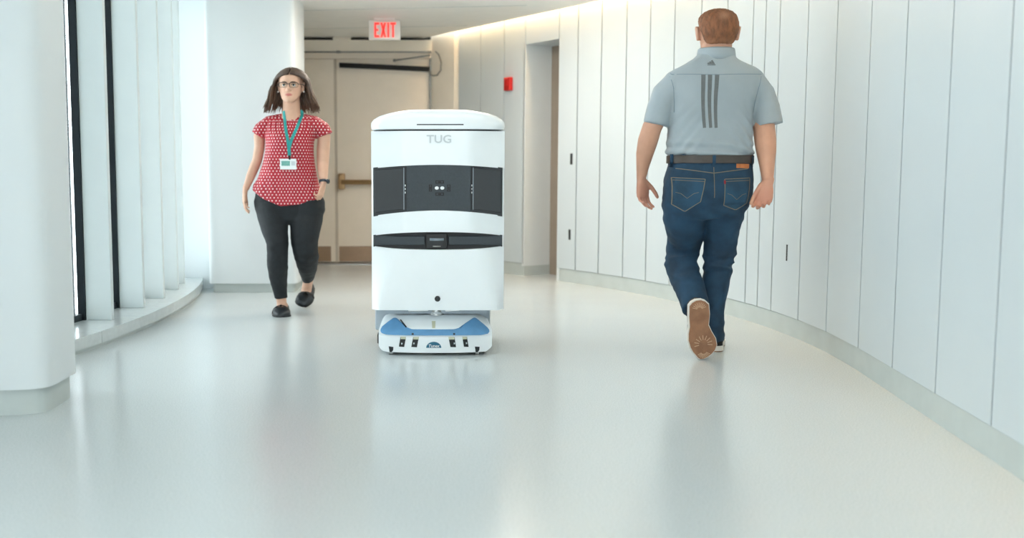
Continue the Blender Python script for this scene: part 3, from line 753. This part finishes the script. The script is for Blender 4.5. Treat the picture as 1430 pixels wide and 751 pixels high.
AL = [(-1.05, 6.76, 1.27, .05), (-1.121, 6.77, 1.246, .040), (-1.141, 6.77, 1.189, .038), (-1.142, 6.78, 1.118, .036), (-1.160, 6.78, 1.027, .0335), (-1.178, 6.775, .985, .0335), (-1.200, 6.76, .926, .031), (-1.222, 6.745, .865, .024), (-1.234, 6.74, .835, .022)]
AR = [(-.79, 6.755, 1.27, .05), (-.715, 6.75, 1.245, .042), (-.706, 6.75, 1.188, .043), (-.712, 6.75, 1.093, .044), (-.714, 6.735, 1.002, .040), (-.709, 6.70, .936, .033), (-.706, 6.69, .905, .027), (-.704, 6.68, .880, .025)]
bm_.limb(AL, 18); bm_.limb(AR, 18)
hand(bm_, (-1.237, 6.738, .828), (-.10, -.05, -1), (1, .25, 0), -1, .92, (16, 22, 18), (.75, .55, .25))
hand(bm_, (-.705, 6.678, .872), (-.22, -.12, -1), (-1, .35, 0), 1, .90, (40, 55, 30), (.7, .5, .3))
LLs = [(-1.03, 6.755, .76, .08), (-1.045, 6.75, .710, .085), (-1.039, 6.7, .583, .08), (-1.015, 6.66, .475, .062), (-1.018, 6.68, .330, .06), (-1.014, 6.7, .207, .046), (-1.000, 6.702, .110, .0345), (-.997, 6.70, .075, .034), (-.995, 6.69, .04, .036, .05)]
RLs = [(-.85, 6.755, .76, .08), (-.83, 6.75, .710, .085), (-.835, 6.71, .558, .08), (-.831, 6.72, .394, .07), (-.837, 6.82, .307, .058), (-.847, 6.93, .235, .04), (-.856, 7.01, .185, .036), (-.868, 7.06, .145, .036), (-.878, 7.06, .10, .036)]
bm_.limb(LLs, 18); bm_.limb(RLs, 18)
bm_.limb([(-.992, 6.74, .05, .034, .03), (-.99, 6.66, .045, .036, .026), (-.988, 6.60, .028, .034, .016), (-.988, 6.56, .022, .03, .010)], 16)
bm_.limb([(-.866, 7.09, .13, .03, .03), (-.872, 7.06, .09, .036, .03), (-.878, 7.04, .055, .04, .02), (-.882, 7.02, .03, .03, .012)], 16)
v, f, nn = remesh(bm_, .0036, 5)
tt = HWm.sculpt(v)
wb_ = (v, f)
body_w = link('body', v, f, 'skin_fair', wom, True); set_tint(body_w, tt)
# blouse
bl = MB()
BL = [(-.952, 6.765, .738, .236, .142, .154), (-.955, 6.765, .80, .228, .138, .150), (-.958, 6.762, .864, .212, .126, .138), (-.952, 6.758, .926, .195, .120, .125), (-.943, 6.755, 1.003, .176, .122, .118), (-.938, 6.752, 1.08, .164, .130, .116), (-.936, 6.75, 1.15, .161, .134, .114), (-.926, 6.75, 1.21, .170, .116, .106), (-.922, 6.75, 1.255, .176, .092, .094), (-.920, 6.752, 1.288, .160, .070, .080), (-.920, 6.755, 1.312, .125, .054, .070), (-.920, 6.76, 1.330, .092, .040, .062), (-.920, 6.762, 1.338, .075, .03, .055)]
bl.loft(BL, 48, 2.4)
for q, rows in ((-1, [(-1.00, 6.755, 1.285, .05, .065), (-1.07, 6.76, 1.272, .052, .066), (-1.118, 6.765, 1.235, .054, .064), (-1.140, 6.77, 1.195, .054, .062)]), (1, [(-.84, 6.755, 1.285, .05, .065), (-.77, 6.755, 1.272, .052, .066), (-.722, 6.752, 1.235, .056, .064), (-.704, 6.75, 1.188, .058, .062)])):
    bl.limb(rows, 22)
vb, fb_, nb = remesh(bl, .0055, 7)
def hemz(x): return interp([(-1.20, .836), (-1.10, .770), (-.985, .724), (-.86, .735), (-.75, .765), (-.70, .79)], x)
k = np.clip((.93-vb[:, 2])/.19, 0, 1); k = k*k*(3-2*k)
vb[:, 2] += np.array([hemz(x) for x in vb[:, 0]])*k - .738*k
def wf_(p):
    a = math.sin((p[0]+.93)*95+2.2*fbm(p, (4, 4, 2.5), 3))*.5
    lowk = max(0, min(1, (1.08-p[2])/.25)); topk = max(0, min(1, (p[2]-1.14)/.12))*(1 if abs(p[0]+.92) < .17 else .3)
    return .0045*a*(.25+.75*lowk)*(.6+.4*fbm(p, (6, 6, 3), 9)) + .0035*math.sin((p[0]+.92)*170)*topk + .006*fbm(p, (9, 9, 6), 1)
nb[:, 2] = 0; vb = wrinkle(vb, nb, wf_)
blouse = link('blouse', vb, fb_, 'polka_red', wom, True)
uvl = blouse.data.uv_layers.new(name='cloth'); li = np.empty(len(blouse.data.loops), dtype=np.int32); blouse.data.loops.foreach_get('vertex_index', li)
ang = np.arctan2(vb[:, 0]+.935, -(vb[:, 1]-6.76)*1.25); uu = ang*.185; ww = vb[:, 2].copy()
me_ = blouse.data; vn = np.empty(len(me_.vertices)*3); me_.vertices.foreach_get('normal', vn); vn = np.abs(vn.reshape(-1, 3))
slv = (np.abs(vb[:, 0]+.92) > .150) & (vb[:, 2] > 1.13) | (vb[:, 2] > 1.285)
uu = np.where(slv, np.where(vn[:, 0] > np.maximum(vn[:, 1], vn[:, 2]), vb[:, 1], vb[:, 0]), uu); ww = np.where(slv & (vn[:, 2] > vn[:, 1]*1.3) & (vn[:, 2] > vn[:, 0]), vb[:, 1], ww)
uvs = np.stack([uu[li], ww[li]], 1); uvl.data.foreach_set('uv', uvs.ravel().tolist())
for sgn, rows in ((-1, [(-1.115, 6.768, 1.172), (-1.150, 6.77, 1.172)]), ): pass
# trousers
tr = MB()
tr.loft([(-.950, 6.76, .86, .195, .115, .125), (-.948, 6.76, .80, .222, .122, .138), (-.944, 6.76, .749, .238, .125, .145), (-.938, 6.758, .69, .234, .122, .140), (-.934, 6.755, .63, .205, .11, .12), (-.934, 6.752, .60, .16, .09, .1)], 40, 2.5)
tr.limb([(-1.05, 6.755, .74, .125, .12), (-1.050, 6.75, .700, .124, .118), (-1.047, 6.73, .639, .107, .112), (-1.039, 6.7, .583, .092, .105), (-1.022, 6.672, .52, .079, .092), (-1.015, 6.66, .475, .073, .082), (-1.015, 6.668, .41, .070, .078), (-1.018, 6.682, .330, .070, .078), (-1.017, 6.692, .26, .063, .070), (-1.014, 6.7, .207, .056, .060), (-1.005, 6.702, .145, .047, .048), (-1.001, 6.702, .104, .0435, .043)], 24)
tr.limb([(-.84, 6.755, .74, .122, .12), (-.826, 6.75, .700, .120, .118), (-.828, 6.74, .639, .111, .112), (-.835, 6.71, .558, .101, .106), (-.837, 6.7, .482, .090, .095), (-.834, 6.702, .435, .086, .088), (-.831, 6.725, .392, .083, .084), (-.833, 6.775, .345, .076, .080), (-.838, 6.84, .298, .066, .068), (-.846, 6.91, .250, .053, .055), (-.852, 6.965, .212, .045, .045)], 24)
vt, ft, nt_ = remesh(tr, .0055, 6)
vt = wrinkle(vt, nt_, lambda p: .004*fbm(p, (10, 10, 16), 5) + .003*fbm(p, (22, 22, 40), 7)*(1 if p[2] < .5 else .4))
link('trousers', vt, ft, 'knit_black', wom, True)
# flat shoes
FH = [(0, .06), (.08, .066), (.25, .058), (.42, .050), (.55, .058), (.65, .060), (.8, .048), (.93, .034), (1, .02)]
def flat_shoe(heel, toe, up, lat):
    mb = MB(); shoe_solid(mb, heel, toe, up, lat, .84, .008, 0, 0, FH)
    s = mb.build('shoe', 'leather_black', wom, True, angle=60)
    mb = MB(); shoe_solid(mb, heel, toe, up, lat, .84, 0, .010, .003); mb.build('sole', 'robot_black', s)
    h, d, L, u, sd = shoe_frame(heel, toe, up)
    mb = MB(); rs = [tuple(h+d*L*.60+sd*.058*math.cos(a)+u*(.012+.054*math.sin(a))) for a in [PI*i/14 for i in range(15)]]
    mb.limb([(*p, .004, .011) for p in rs], 8, sd); mb.build('vamp_strap', 'robot_black', s, True)
flat_shoe((-.995, 6.765, 0), (-.985, 6.515, 0), (0, 0, 1), -1)
flat_shoe((-.866, 7.155, .128), (-.886, 7.005, .004), (0, -.65, .76), 1)
# hair
hr = MB(); tint = []
rnd = random.Random(11)
def strand(P, r0, fl, par):
    k0 = len(hr.v); n = len(P)
    rows = []
    for i, p in enumerate(P):
        t = i/(n-1); r = r0*(.9+.25*math.sin(min(1, t*1.6+.25)*PI*.5))*(1 if t < .72 else max(.12, 1-(t-.72)/.28*.9)); rows.append((*p, r, r*.62))
    hr.limb(rows, 8, fl); tint.extend([max(0, min(1, par+.75*max(0, (i//8)/(n-1)-.55))) for i in range(n*8)])
def fall(P, i, sgn, bx, by, side, layer):
    out = side*(.062+.024*rnd.random()-.022*layer); zl = -.040+rnd.uniform(-.026, .022)
    for w_, z in ((.10, .105), (.26, .078), (.50, .040), (.78, .002), (1.0, zl)):
        P.append(HWm.w(sgn*(bx+out*w_+.004*math.sin(i*1.7+w_*6)), by-.014*w_+.008*math.sin(i+w_*4), z))
for sgn in (-1, 1):
    for layer in range(2):
        for i in range(26):                      # from the parting over the brow and the sides
            t = i/25; y0 = .0835-.142*t; g = 1.035-.03*layer+rnd.uniform(-.01, .01)
            zt = .126+.105*g*math.sqrt(max(.02, 1-((y0+.006)/.1135)**2)); y1 = .030-.080*t; P = []
            for al_ in (2, 20, 38, 56, 72, 88):
                a = math.radians(al_); s_ = math.sin(a)**1.7
                P.append(HWm.w(.004+sgn*(.088+.018*s_)*g*math.sin(a), y0*(1-s_)+y1*s_, .118+(zt-.118)*math.cos(a)**.88))
            fall(P, i, sgn, .106*g, y1, .78, layer)
            strand(P, .0118, Vector((0, 1, 0)), rnd.uniform(0, .25))
        for i in range(32):                      # crown and back of the head
            ph = math.radians(100+78*i/31); g = 1-.03*layer+rnd.uniform(-.01, .01); P = []
            for th in (86, 66, 48, 30, 12, 0):
                c = math.cos(math.radians(th)); q = math.sin(math.radians(th)); P.append(HWm.w(sgn*.0845*g*c*math.sin(ph)+.004, -.010+.106*g*c*math.cos(ph), .126+.105*g*q))
            fall(P, i, sgn, .098*g*math.sin(ph), -.010+.106*g*math.cos(ph), math.sin(ph), layer)
            strand(P, .0130, Vector((0, 1, 0)) if i < 16 else Vector((1, 0, 0)), rnd.uniform(0, .25))
k0 = len(hr.v); cpc = HWm.w(0, -.022, .130); hr.ball(cpc, .080*1.06, .092, .094, 24, 14); tint.extend([0]*(len(hr.v)-k0))
hair_w = link('hair', hr.v, hr.f, 'hair_brown', wom, True); set_tint(hair_w, tint)
# face details
for q in (-1, 1):
    c = HWm.w(q*.0305, .0765, .1165)
    e = MB().ball(c, .0118, .0118, .0105, 16, 10).build('eye', 'eye_white', body_w, True)
    MB().ball((c[0], c[1]-.0082, c[2]), .0066, .0048, .0066, 12, 8).build('iris', 'iris_brown', body_w, True)
    P = [HWm.w(q*a, b, z) for a, b, z in ((.014, .0935, .1335), (.026, .0925, .1375), (.040, .084, .1365), (.049, .075, .132))]
    MB().caps(P, .0024, .0016, 8).build('eyebrow', 'brow_brown', body_w, True)
    P = [HWm.w(q*a, b, z) for a, b, z in ((.018, .0858, .1195), (.026, .0890, .1232), (.036, .0860, .1228), (.043, .0785, .1185))]
    MB().caps(P, .0016, .0012, 8).build('eyelashes', 'brow_brown', body_w, True)
    MB().ball(HWm.w(q*.081, .004, .078), .006, n=10, m=8).build('earring', 'pearl', wom, True)
gl = MB()
for q in (-1, 1):
    P = []
    for i in range(20):
        a = 2*PI*i/20; ex = .55; x = .0265*math.copysign(abs(math.cos(a))**ex, math.cos(a)); z = .0165*math.copysign(abs(math.sin(a))**ex, math.sin(a))
        P.append(HWm.w(q*(.0335)+x, .1015-.006*abs(q*.0335+x)/.06, .1155+z))
    for i in range(20):
        up_ = P[i][2] > HWm.zc+.1155*HWm.k
        gl.caps([P[i], P[(i+1) % 20]], .0022 if up_ else .0011, n=6)
    gl.caps([HWm.w(q*.060, .095, .121), HWm.w(q*.080, .05, .121), HWm.w(q*.083, -.005, .118)], .0022, n=6)
gl.caps([HWm.w(-.008, .101, .120), HWm.w(0, .105, .122), HWm.w(.008, .101, .120)], .0022, n=6)
glasses = gl.build('glasses', 'frame_dark', wom, True)
for q in (-1, 1):
    pts_ = [HWm.w(q*.0335+.026*math.copysign(abs(math.cos(a))**.55, math.cos(a)), .1005-.006*abs(q*.0335+.026*math.cos(a))/.06, .1155+.016*math.copysign(abs(math.sin(a))**.55, math.sin(a))) for a in [2*PI*i/20 for i in range(20)]]
    MB().rings([pts_, [(x, y+.0012, z) for x, y, z in pts_]]).build('spectacle_lens', 'lens_clear', glasses)
# lanyard, badge and watch
wt = bvh_of((vb, fb_), (v, f))
def layd(name, pts, w, m, par, off=.003): return decal(name, [strip(pts, w)], wt, m, par, off, .004)
lan = layd('lanyard', [(-.969, 1.352), (-.962, 1.32), (-.947, 1.24), (-.930, 1.16), (-.924, 1.105)], .020, 'teal_ribbon', wom)
layd('ribbon', [(-.838, 1.352), (-.846, 1.32), (-.872, 1.24), (-.905, 1.16), (-.922, 1.105)], .020, 'teal_ribbon', lan, .004)
layd('ribbon', [(-.924, 1.13), (-.921, 1.058)], .022, 'teal_ribbon', lan, .005)
h = wt.ray_cast(Vector((-.93, 2, 1.0)), Vector((0, 1, 0)))[0]; by_ = h.y-.006
MB().box(-.926, -.914, by_-.004, by_+.002, 1.030, 1.062).build('clip', 'black_plastic', lan)
bd = MB().box(-.984, -.876, by_-.003, by_, .966, 1.036).build('badge', 'badge_white', lan, bevel=.001)
MB().box(-.974, -.918, by_-.004, by_-.002, .990, 1.022).build('badge_photo', 'badge_green', bd)
MB().box(-.910, -.884, by_-.004, by_-.002, .992, 1.020).build('badge_print', 'print_grey', bd)
wa = MB().limb([(-.7055, 6.688, .897, .031, .030), (-.7045, 6.683, .880, .030, .029)], 20).build('watch', 'watch_dark', wom, True)
MB().limb([(-.677, 6.668, .8885, .017), (-.669, 6.664, .8885, .016)], 14, Vector((0, 0, 1))).build('watch_face', 'watch_dark', wa, True)
# ------------------------------------------------------------------ man walking away
mat('polo_grey', C(160, 171, 177), .6, var=.03, vscale=12, bump=.12, bscale=260)
mat('denim', C(28, 60, 84), .8, var=.28, vscale=9, bump=.35, bscale=420)
mat('denim_worn', C(36, 70, 94), .8, var=.25, vscale=12, bump=.35, bscale=420)
mat('stitch', C(120, 112, 96), .7)
mat('belt_brown', C(70, 62, 56), .45, var=.12, vscale=20, bump=.1)
mat('patch_tan', C(196, 118, 66), .6, var=.12, vscale=60)
mat('tab_red', C(150, 30, 40), .6)
mat('stripe_grey', C(104, 108, 108), .6, var=.06, vscale=60)
mat('seam_grey', C(120, 136, 144), .7)
mat('gum_sole', C(148, 106, 78), .65, var=.16, vscale=18, bump=.2, bscale=160)
mat('tread_tan', C(198, 164, 134), .7)
mat('sole_white', C(226, 222, 214), .5, var=.03)
mat('canvas_black', C(20, 22, 26), .8, var=.15)
man = thing('person', 'man in a grey striped polo shirt and blue jeans walking away from the camera', 'person', (1.45, 5.2, 0))
HM = Head(1.470, 5.215, 1.535, .236, 1.24, 1.08, 1, -.06); HM.ear = .0785
mb_ = MB(); HM.add(mb_)
mb_.loft([(1.46, 5.20, 1.44, .13, .075, .08), (1.465, 5.20, 1.50, .086, .072, .072), (1.467, 5.205, 1.54, .075, .070, .066), (1.469, 5.21, 1.60, .074, .068, .062), (1.470, 5.215, 1.64, .072, .066, .06)], 28)
mb_.loft([(1.44, 5.2, .82, .17, .10, .10), (1.44, 5.2, 1.00, .185, .105, .12), (1.44, 5.2, 1.15, .190, .105, .125), (1.445, 5.2, 1.30, .205, .105, .115), (1.45, 5.2, 1.40, .21, .095, .10), (1.455, 5.2, 1.47, .17, .08, .085), (1.46, 5.2, 1.50, .11, .07, .07)], 36, 2.4)
MAL = [(1.31, 5.2, 1.39, .05), (1.235, 5.2, 1.36, .048), (1.194, 5.2, 1.279, .048), (1.143, 5.2, 1.177, .050), (1.127, 5.22, 1.108, .0515, .048), (1.119, 5.25, 1.043, .045, .042), (1.115, 5.28, .969, .0325, .030), (1.113, 5.29, .925, .026, .024)]
MAR = [(1.59, 5.2, 1.39, .05), (1.665, 5.2, 1.36, .048), (1.705, 5.2, 1.279, .050), (1.713, 5.18, 1.169, .055), (1.714, 5.16, 1.110, .055, .05), (1.714, 5.14, 1.052, .050, .045), (1.713, 5.12, .986, .039, .034), (1.713, 5.10, .910, .029, .026)]
mb_.limb(MAL, 18); mb_.limb(MAR, 18)
hand(mb_, (1.113, 5.292, .918), (.08, .02, -1), (.55, -.83, 0), -1, 1.06, (14, 34, 26), (.66, .62, .25))
hand(mb_, (1.712, 5.098, .902), (-.20, -.02, -1), (-.45, -.88, 0), 1, 1.10, (34, 46, 34), (.9, .32, .30))
mb_.limb([(1.34, 5.2, .86, .08), (1.335, 5.26, .726, .08), (1.373, 5.40, .526, .06), (1.357, 5.30, .401, .05), (1.365, 5.12, .26, .035), (1.36, 5.075, .22, .034)], 14)
mb_.limb([(1.54, 5.2, .86, .08), (1.523, 5.24, .727, .075), (1.535, 5.31, .522, .06), (1.518, 5.31, .334, .05), (1.512, 5.31, .12, .035), (1.514, 5.32, .05, .034)], 14)
v2, f2, n2_ = remesh(mb_, .0038, 5)
tm = HM.sculpt(v2, .8)
x_, y_, z_ = HM.local(v2)
hnd = np.clip((.95-v2[:, 2])/.10, 0, 1)*(np.abs(v2[:, 0]-1.44) > .2)*.35
body_m = link('body', v2, f2, 'skin_ruddy', man, True); set_tint(body_m, np.clip(tm+hnd, 0, 1))
for q in (-1, 1):
    c = HM.w(q*.0305, .0775, .1165)
    MB().ball(c, .0125, .0125, .011, 16, 10).build('eye', 'eye_white', body_m, True)
    MB().ball((c[0], c[1]+.0085, c[2]), .006, .0046, .006, 12, 8).build('iris', 'iris_brown', body_m, True)
    MB().caps([HM.w(q*a, b, z) for a, b, z in ((.014, .0945, .1335), (.026, .0935, .1375), (.040, .085, .1365), (.049, .076, .132))], .0028, .0018, 8).build('eyebrow', 'hair_red', body_m, True)
# short hair
hm = MB(); rs = []; n = 48
for z, w, f_, b in ((.056, .050, -.050, -.072), (.066, .058, -.030, -.082), (.085, .066, -.018, -.092), (.105, .0715, -.012, -.099), (.125, .0785, .018, -.1035), (.150, .0805, .050, -.1055), (.170, .0800, .080, -.1045), (.185, .0775, .092, -.1005), (.200, .0700, .080, -.091), (.213, .058, .060, -.075), (.223, .040, .038, -.053), (.229, .020, .016, -.028)):
    rs.append([HM.w(w*math.cos(2*PI*i/n), (f_+b)/2+(f_-b)/2*math.sin(2*PI*i/n), z) for i in range(n)])
hm.rings(rs)
vh, fh, nh = remesh(hm, .0038, 4)
vh = wrinkle(vh, nh, lambda p: .0022*fbm(p, (110, 110, 60), 2)+.0015*fbm(p, (220, 220, 90), 8))
hx, hy, hz = HM.local(vh)
crown = np.exp(-((hx-.006)/.020)**2-((hz-.187)/.020)**2)*(hy < .0)*.55; napef = np.clip((.085-hz)/.05, 0, 1)*.45
hair_m = link('hair', vh, fh, 'hair_red', man, True); set_tint(hair_m, np.clip(crown+napef, 0, 1))
# polo shirt
sh = MB()
sh.loft([(1.444, 5.2, 1.012, .203, .122, .150), (1.443, 5.2, 1.045, .219, .136, .165), (1.441, 5.2, 1.09, .218, .134, .165), (1.440, 5.2, 1.15, .214, .128, .160), (1.438, 5.2, 1.225, .212, .126, .148), (1.440, 5.2, 1.30, .222, .130, .138), (1.445, 5.2, 1.37, .240, .130, .128), (1.449, 5.2, 1.42, .248, .122, .118), (1.452, 5.2, 1.45, .240, .112, .108), (1.455, 5.2, 1.475, .205, .100, .098), (1.458, 5.2, 1.50, .155, .090, .088), (1.461, 5.203, 1.525, .108, .082, .080), (1.464, 5.205, 1.545, .088, .078, .074)], 52, 2.5)
sh.limb([(1.33, 5.2, 1.40, .070, .085), (1.255, 5.2, 1.395, .074, .086), (1.205, 5.2, 1.345, .066, .080), (1.180, 5.2, 1.27, .065, .074), (1.164, 5.2, 1.193, .064, .070)], 26)
sh.limb([(1.57, 5.2, 1.40, .070, .085), (1.650, 5.2, 1.395, .074, .086), (1.698, 5.198, 1.345, .068, .080), (1.720, 5.19, 1.27, .070, .074), (1.734, 5.18, 1.186, .071, .072)], 26)
vs_, fs_, ns_ = remesh(sh, .0058, 7)
def shirt_fold(p):
    x, z = p[0]-1.44, p[2]
    low = max(0, min(1, (1.13-z)/.10)); d = .008*low*math.sin(z*135+x*14+3*fbm(p, (5, 5, 4), 4))
    diag = math.sin((z*.8+abs(x)*.9)*115+2.5*fbm(p, (4, 4, 4), 6)); side = max(0, min(1, (abs(x)-.05)/.10))*(1 if abs(x) < .205 else 0)*max(0, min(1, (1.33-z)/.1))
    return d + .0065*diag*side*(.55+.5*fbm(p, (5, 5, 5), 2)) + .008*fbm(p, (9, 9, 6), 3)
vs_ = wrinkle(vs_, ns_, shirt_fold)
shirt = link('polo_shirt', vs_, fs_, 'polo_grey', man, True)
st = bvh_of((vs_, fs_))
cl = MB(); N = 40
def cring(r0, dz, z): return [(1.465+r0*1.09*math.cos(2*PI*i/N), 5.207+r0*math.sin(2*PI*i/N), z+dz*math.sin(2*PI*i/N)) for i in range(N)]
cl.rings([cring(.090, .012, 1.528), cring(.0885, .010, 1.552), cring(.0845, .004, 1.574), cring(.079, .0, 1.578), cring(.077, .004, 1.560), cring(.080, .010, 1.528)])
cl.build('collar', 'polo_grey', shirt, True)
for x0, x1 in ((1.371, 1.379), (1.403, 1.410), (1.437, 1.437)):
    pts_ = [(x0+(x1-x0)*t-.007*math.sin(t*PI), 1.436-.266*t) for t in [i/12 for i in range(13)]]
    decal('stripe', [strip(pts_, (.021, .015))], st, 'stripe_grey', shirt, .0012, .003)
decal('yoke_seam', [strip([(1.205, 1.440), (1.30, 1.438), (1.44, 1.434), (1.58, 1.438), (1.675, 1.440)], .003)], st, 'seam_grey', shirt, .0012, .003)
for sx in (-1, 1):
    decal('sleeve_seam', [strip([(1.443+sx*.228, 1.43), (1.443+sx*.214, 1.37), (1.443+sx*.206, 1.30), (1.443+sx*.204, 1.25)], .003)], st, 'seam_grey', shirt, .0012, .003)
lgm = []
for x0, x1, z0, z1 in ((1.396, 1.404, 1.489, 1.4935), (1.406, 1.414, 1.489, 1.500), (1.416, 1.426, 1.489, 1.507)):
    lgm.append(quad((x0-.002, z1), (x0+.006, z1+.004), (x1+.006, z0), (x0+.002, z0), 2, 2))
lgm.append(quad((1.395, 1.4865), (1.434, 1.4865), (1.434, 1.4825), (1.395, 1.4825), 1, 4))
decal('shirt_logo', lgm, st, 'stripe_grey', shirt, .0014, .003)
# jeans
jn = MB()
jn.loft([(1.445, 5.2, 1.040, .206, .126, .145), (1.446, 5.2, .990, .212, .132, .15), (1.441, 5.2, .93, .222, .142, .15), (1.438, 5.202, .87, .227, .150, .148), (1.432, 5.208, .81, .224, .148, .142), (1.428, 5.22, .75, .205, .135, .13), (1.43, 5.23, .71, .165, .11, .11)], 44, 2.5)
jn.limb([(1.325, 5.215, .82, .112, .135), (1.328, 5.235, .77, .116, .130), (1.335, 5.26, .726, .112, .122), (1.357, 5.32, .655, .106, .114), (1.368, 5.37, .598, .090, .108), (1.366, 5.395, .545, .085, .102), (1.360, 5.39, .495, .083, .098), (1.356, 5.37, .462, .084, .094), (1.354, 5.30, .401, .079, .086), (1.365, 5.22, .334, .081, .080), (1.372, 5.155, .277, .074, .074), (1.374, 5.12, .247, .072, .070)], 26)
jn.limb([(1.545, 5.21, .82, .108, .135), (1.535, 5.225, .77, .108, .128), (1.526, 5.24, .727, .104, .118), (1.534, 5.28, .657, .095, .108), (1.543, 5.30, .595, .084, .100), (1.543, 5.31, .530, .082, .096), (1.530, 5.31, .465, .076, .090), (1.528, 5.31, .400, .072, .084), (1.518, 5.31, .334, .076, .080), (1.506, 5.31, .25, .068, .074), (1.502, 5.31, .20, .065, .072), (1.512, 5.315, .122, .066, .072), (1.514, 5.32, .045, .058, .066)], 26)
vj, fj, nj = remesh(jn, .0058, 6)
def jean_fold(p):
    z = p[2]; kn = math.exp(-((z-.47)/.07)**2); an = max(0, min(1, (.26-z)/.2)); seat = math.exp(-((z-.74)/.05)**2)
    w = 1-2.6*abs(fbm(p, (5, 5, 21), 1)) - .5*abs(fbm(p, (9, 9, 34), 12))
    return .010*w*kn + .008*w*an + .006*seat*math.sin(z*75+(p[0]-1.44)*30) + .007*fbm(p, (9, 9, 9), 5) + .003*fbm(p, (24, 24, 30), 6)
vj = wrinkle(vj, nj, jean_fold)
jeans = link('jeans', vj, fj, 'denim', man, True)
jt = bvh_of((vj, fj))
belt = MB(); N = 56
def bring(g, z):
    out = []
    for i in range(N):
        a = 2*PI*i/N; c, q = math.cos(a), math.sin(a); e = 2/2.5
        out.append((1.4455+(.2125+g)*math.copysign(abs(c)**e, c), 5.2+((.150+g) if q > 0 else (.132+g))*math.copysign(abs(q)**e, q), z))
    return out
belt.rings([bring(.001, .993), bring(.0065, .995), bring(.0065, 1.033), bring(.001, 1.035)])
belt.build('belt', 'belt_brown', man, True, angle=50)
bt = bvh_of((vj, fj), (belt.v, belt.f))
for x in (1.428, 1.232, 1.642): decal('belt_loop', [quad((x-.008, 1.040), (x+.008, 1.040), (x+.008, .974), (x-.008, .974), 6, 1)], bt, 'denim', jeans, .004, .006)
decal('leather_patch', [quad((1.545, .992), (1.618, .990), (1.616, .968), (1.545, .970), 2, 6)], jt, 'patch_tan', jeans, .004, .005)
def pocket(name, A, B, C_, D_, E_, F_):
    """top-left, top-right, right-low, tip, left-low"""
    g = [[], []]
    pk = decal(name, [quad(A, B, C_, F_, 8, 8), quad(F_, C_, D_, E_, 4, 8)], jt, 'denim_worn', jeans, .0022, .004)
    pl = [A, B, C_, D_, E_, F_, A]
    for o_ in (0, ):
        decal('pocket_stitching', [strip([pl[i], pl[i+1]], .0035) for i in range(6)] + [strip([(A[0]+.004, A[1]-.012), (B[0]-.004, B[1]-.012)], .0025)], jt, 'stitch', pk, .0036, .004)
    mx_ = (F_[0]+C_[0])/2; zz = (A[1]*.45+F_[1]*.55)
    decal('pocket_arcs', [strip([(F_[0]+.012, zz), (mx_-.03, zz-.006), (mx_, zz-.03), (mx_+.03, zz-.006), (C_[0]-.012, zz)], .0022)], jt, 'stitch', pk, .0036, .004)
pocket('back_pocket', (1.232, .922), (1.384, .914), (1.366, .800), (1.300, .752), (1.292, .752), (1.236, .786))
pocket('back_pocket', (1.482, .914), (1.622, .920), (1.612, .792), (1.556, .760), (1.546, .760), (1.486, .782))
decal('red_tab', [quad((1.478, .908), (1.486, .908), (1.486, .890), (1.478, .890), 2, 1)], jt, 'tab_red', jeans, .005, .004)
decal('yoke_stitching', [strip([(1.250, .968), (1.34, .956), (1.428, .944)], .004), strip([(1.428, .944), (1.52, .956), (1.610, .966)], .004), strip([(1.428, .985), (1.430, .90), (1.433, .82)], .003)], jt, 'stitch', jeans, .002, .003)
# trainers
UH = [(0, .075), (.06, .098), (.2, .105), (.34, .10), (.5, .085), (.7, .065), (.85, .052), (1, .035)]
def trainer(heel, toe, up, lat, ws):
    mb = MB(); shoe_solid(mb, heel, toe, up, lat, ws, .022, 0, -.004, UH); s = mb.build('shoe', 'canvas_black', man, True, angle=60)
    mb = MB(); shoe_solid(mb, heel, toe, up, lat, ws, .006, .032, .0); mb.build('midsole', 'sole_white', s, True, angle=40)
    mb = MB(); shoe_solid(mb, heel, toe, up, lat, ws, .0, .008, -.004); o = mb.build('outsole', 'gum_sole', s, True, angle=40)
    h, d, L, u, sd = shoe_frame(heel, toe, up); mb = MB()
    for (t0, a0, a1, r0, r1, nn_) in ((.16, 110, 250, .012, .036, 9), (.86, -60, 60, .014, .036, 9), (.74, 80, 280, .022, .046, 9)):
        c = h+d*L*t0+sd*(.010*lat if t0 > .5 else 0)
        for i in range(nn_):
            a = math.radians(a0+(a1-a0)*i/(nn_-1)); dr_ = d*math.cos(a)+sd*math.sin(a); pr = u.cross(dr_)
            p, q = c+dr_*r0*ws, c+dr_*r1*ws; k_ = .0016
            vs4 = [p-pr*k_, p+pr*k_, q+pr*k_, q-pr*k_]
            mb.add([tuple(x-u*.0012) for x in vs4]+[tuple(x+u*.003) for x in vs4], [(0, 1, 2, 3), (7, 6, 5, 4), (0, 4, 5, 1), (1, 5, 6, 2), (2, 6, 7, 3), (3, 7, 4, 0)])
    mb.build('tread', 'tread_tan', o)['kind'] = 'stuff'
trainer((1.349, 4.985, .312), (1.383, 5.020, .002), (0, 1, .1), 1, 1.0)
trainer((1.512, 5.245, 0), (1.575, 5.545, 0), (0, 0, 1), 1, .88)
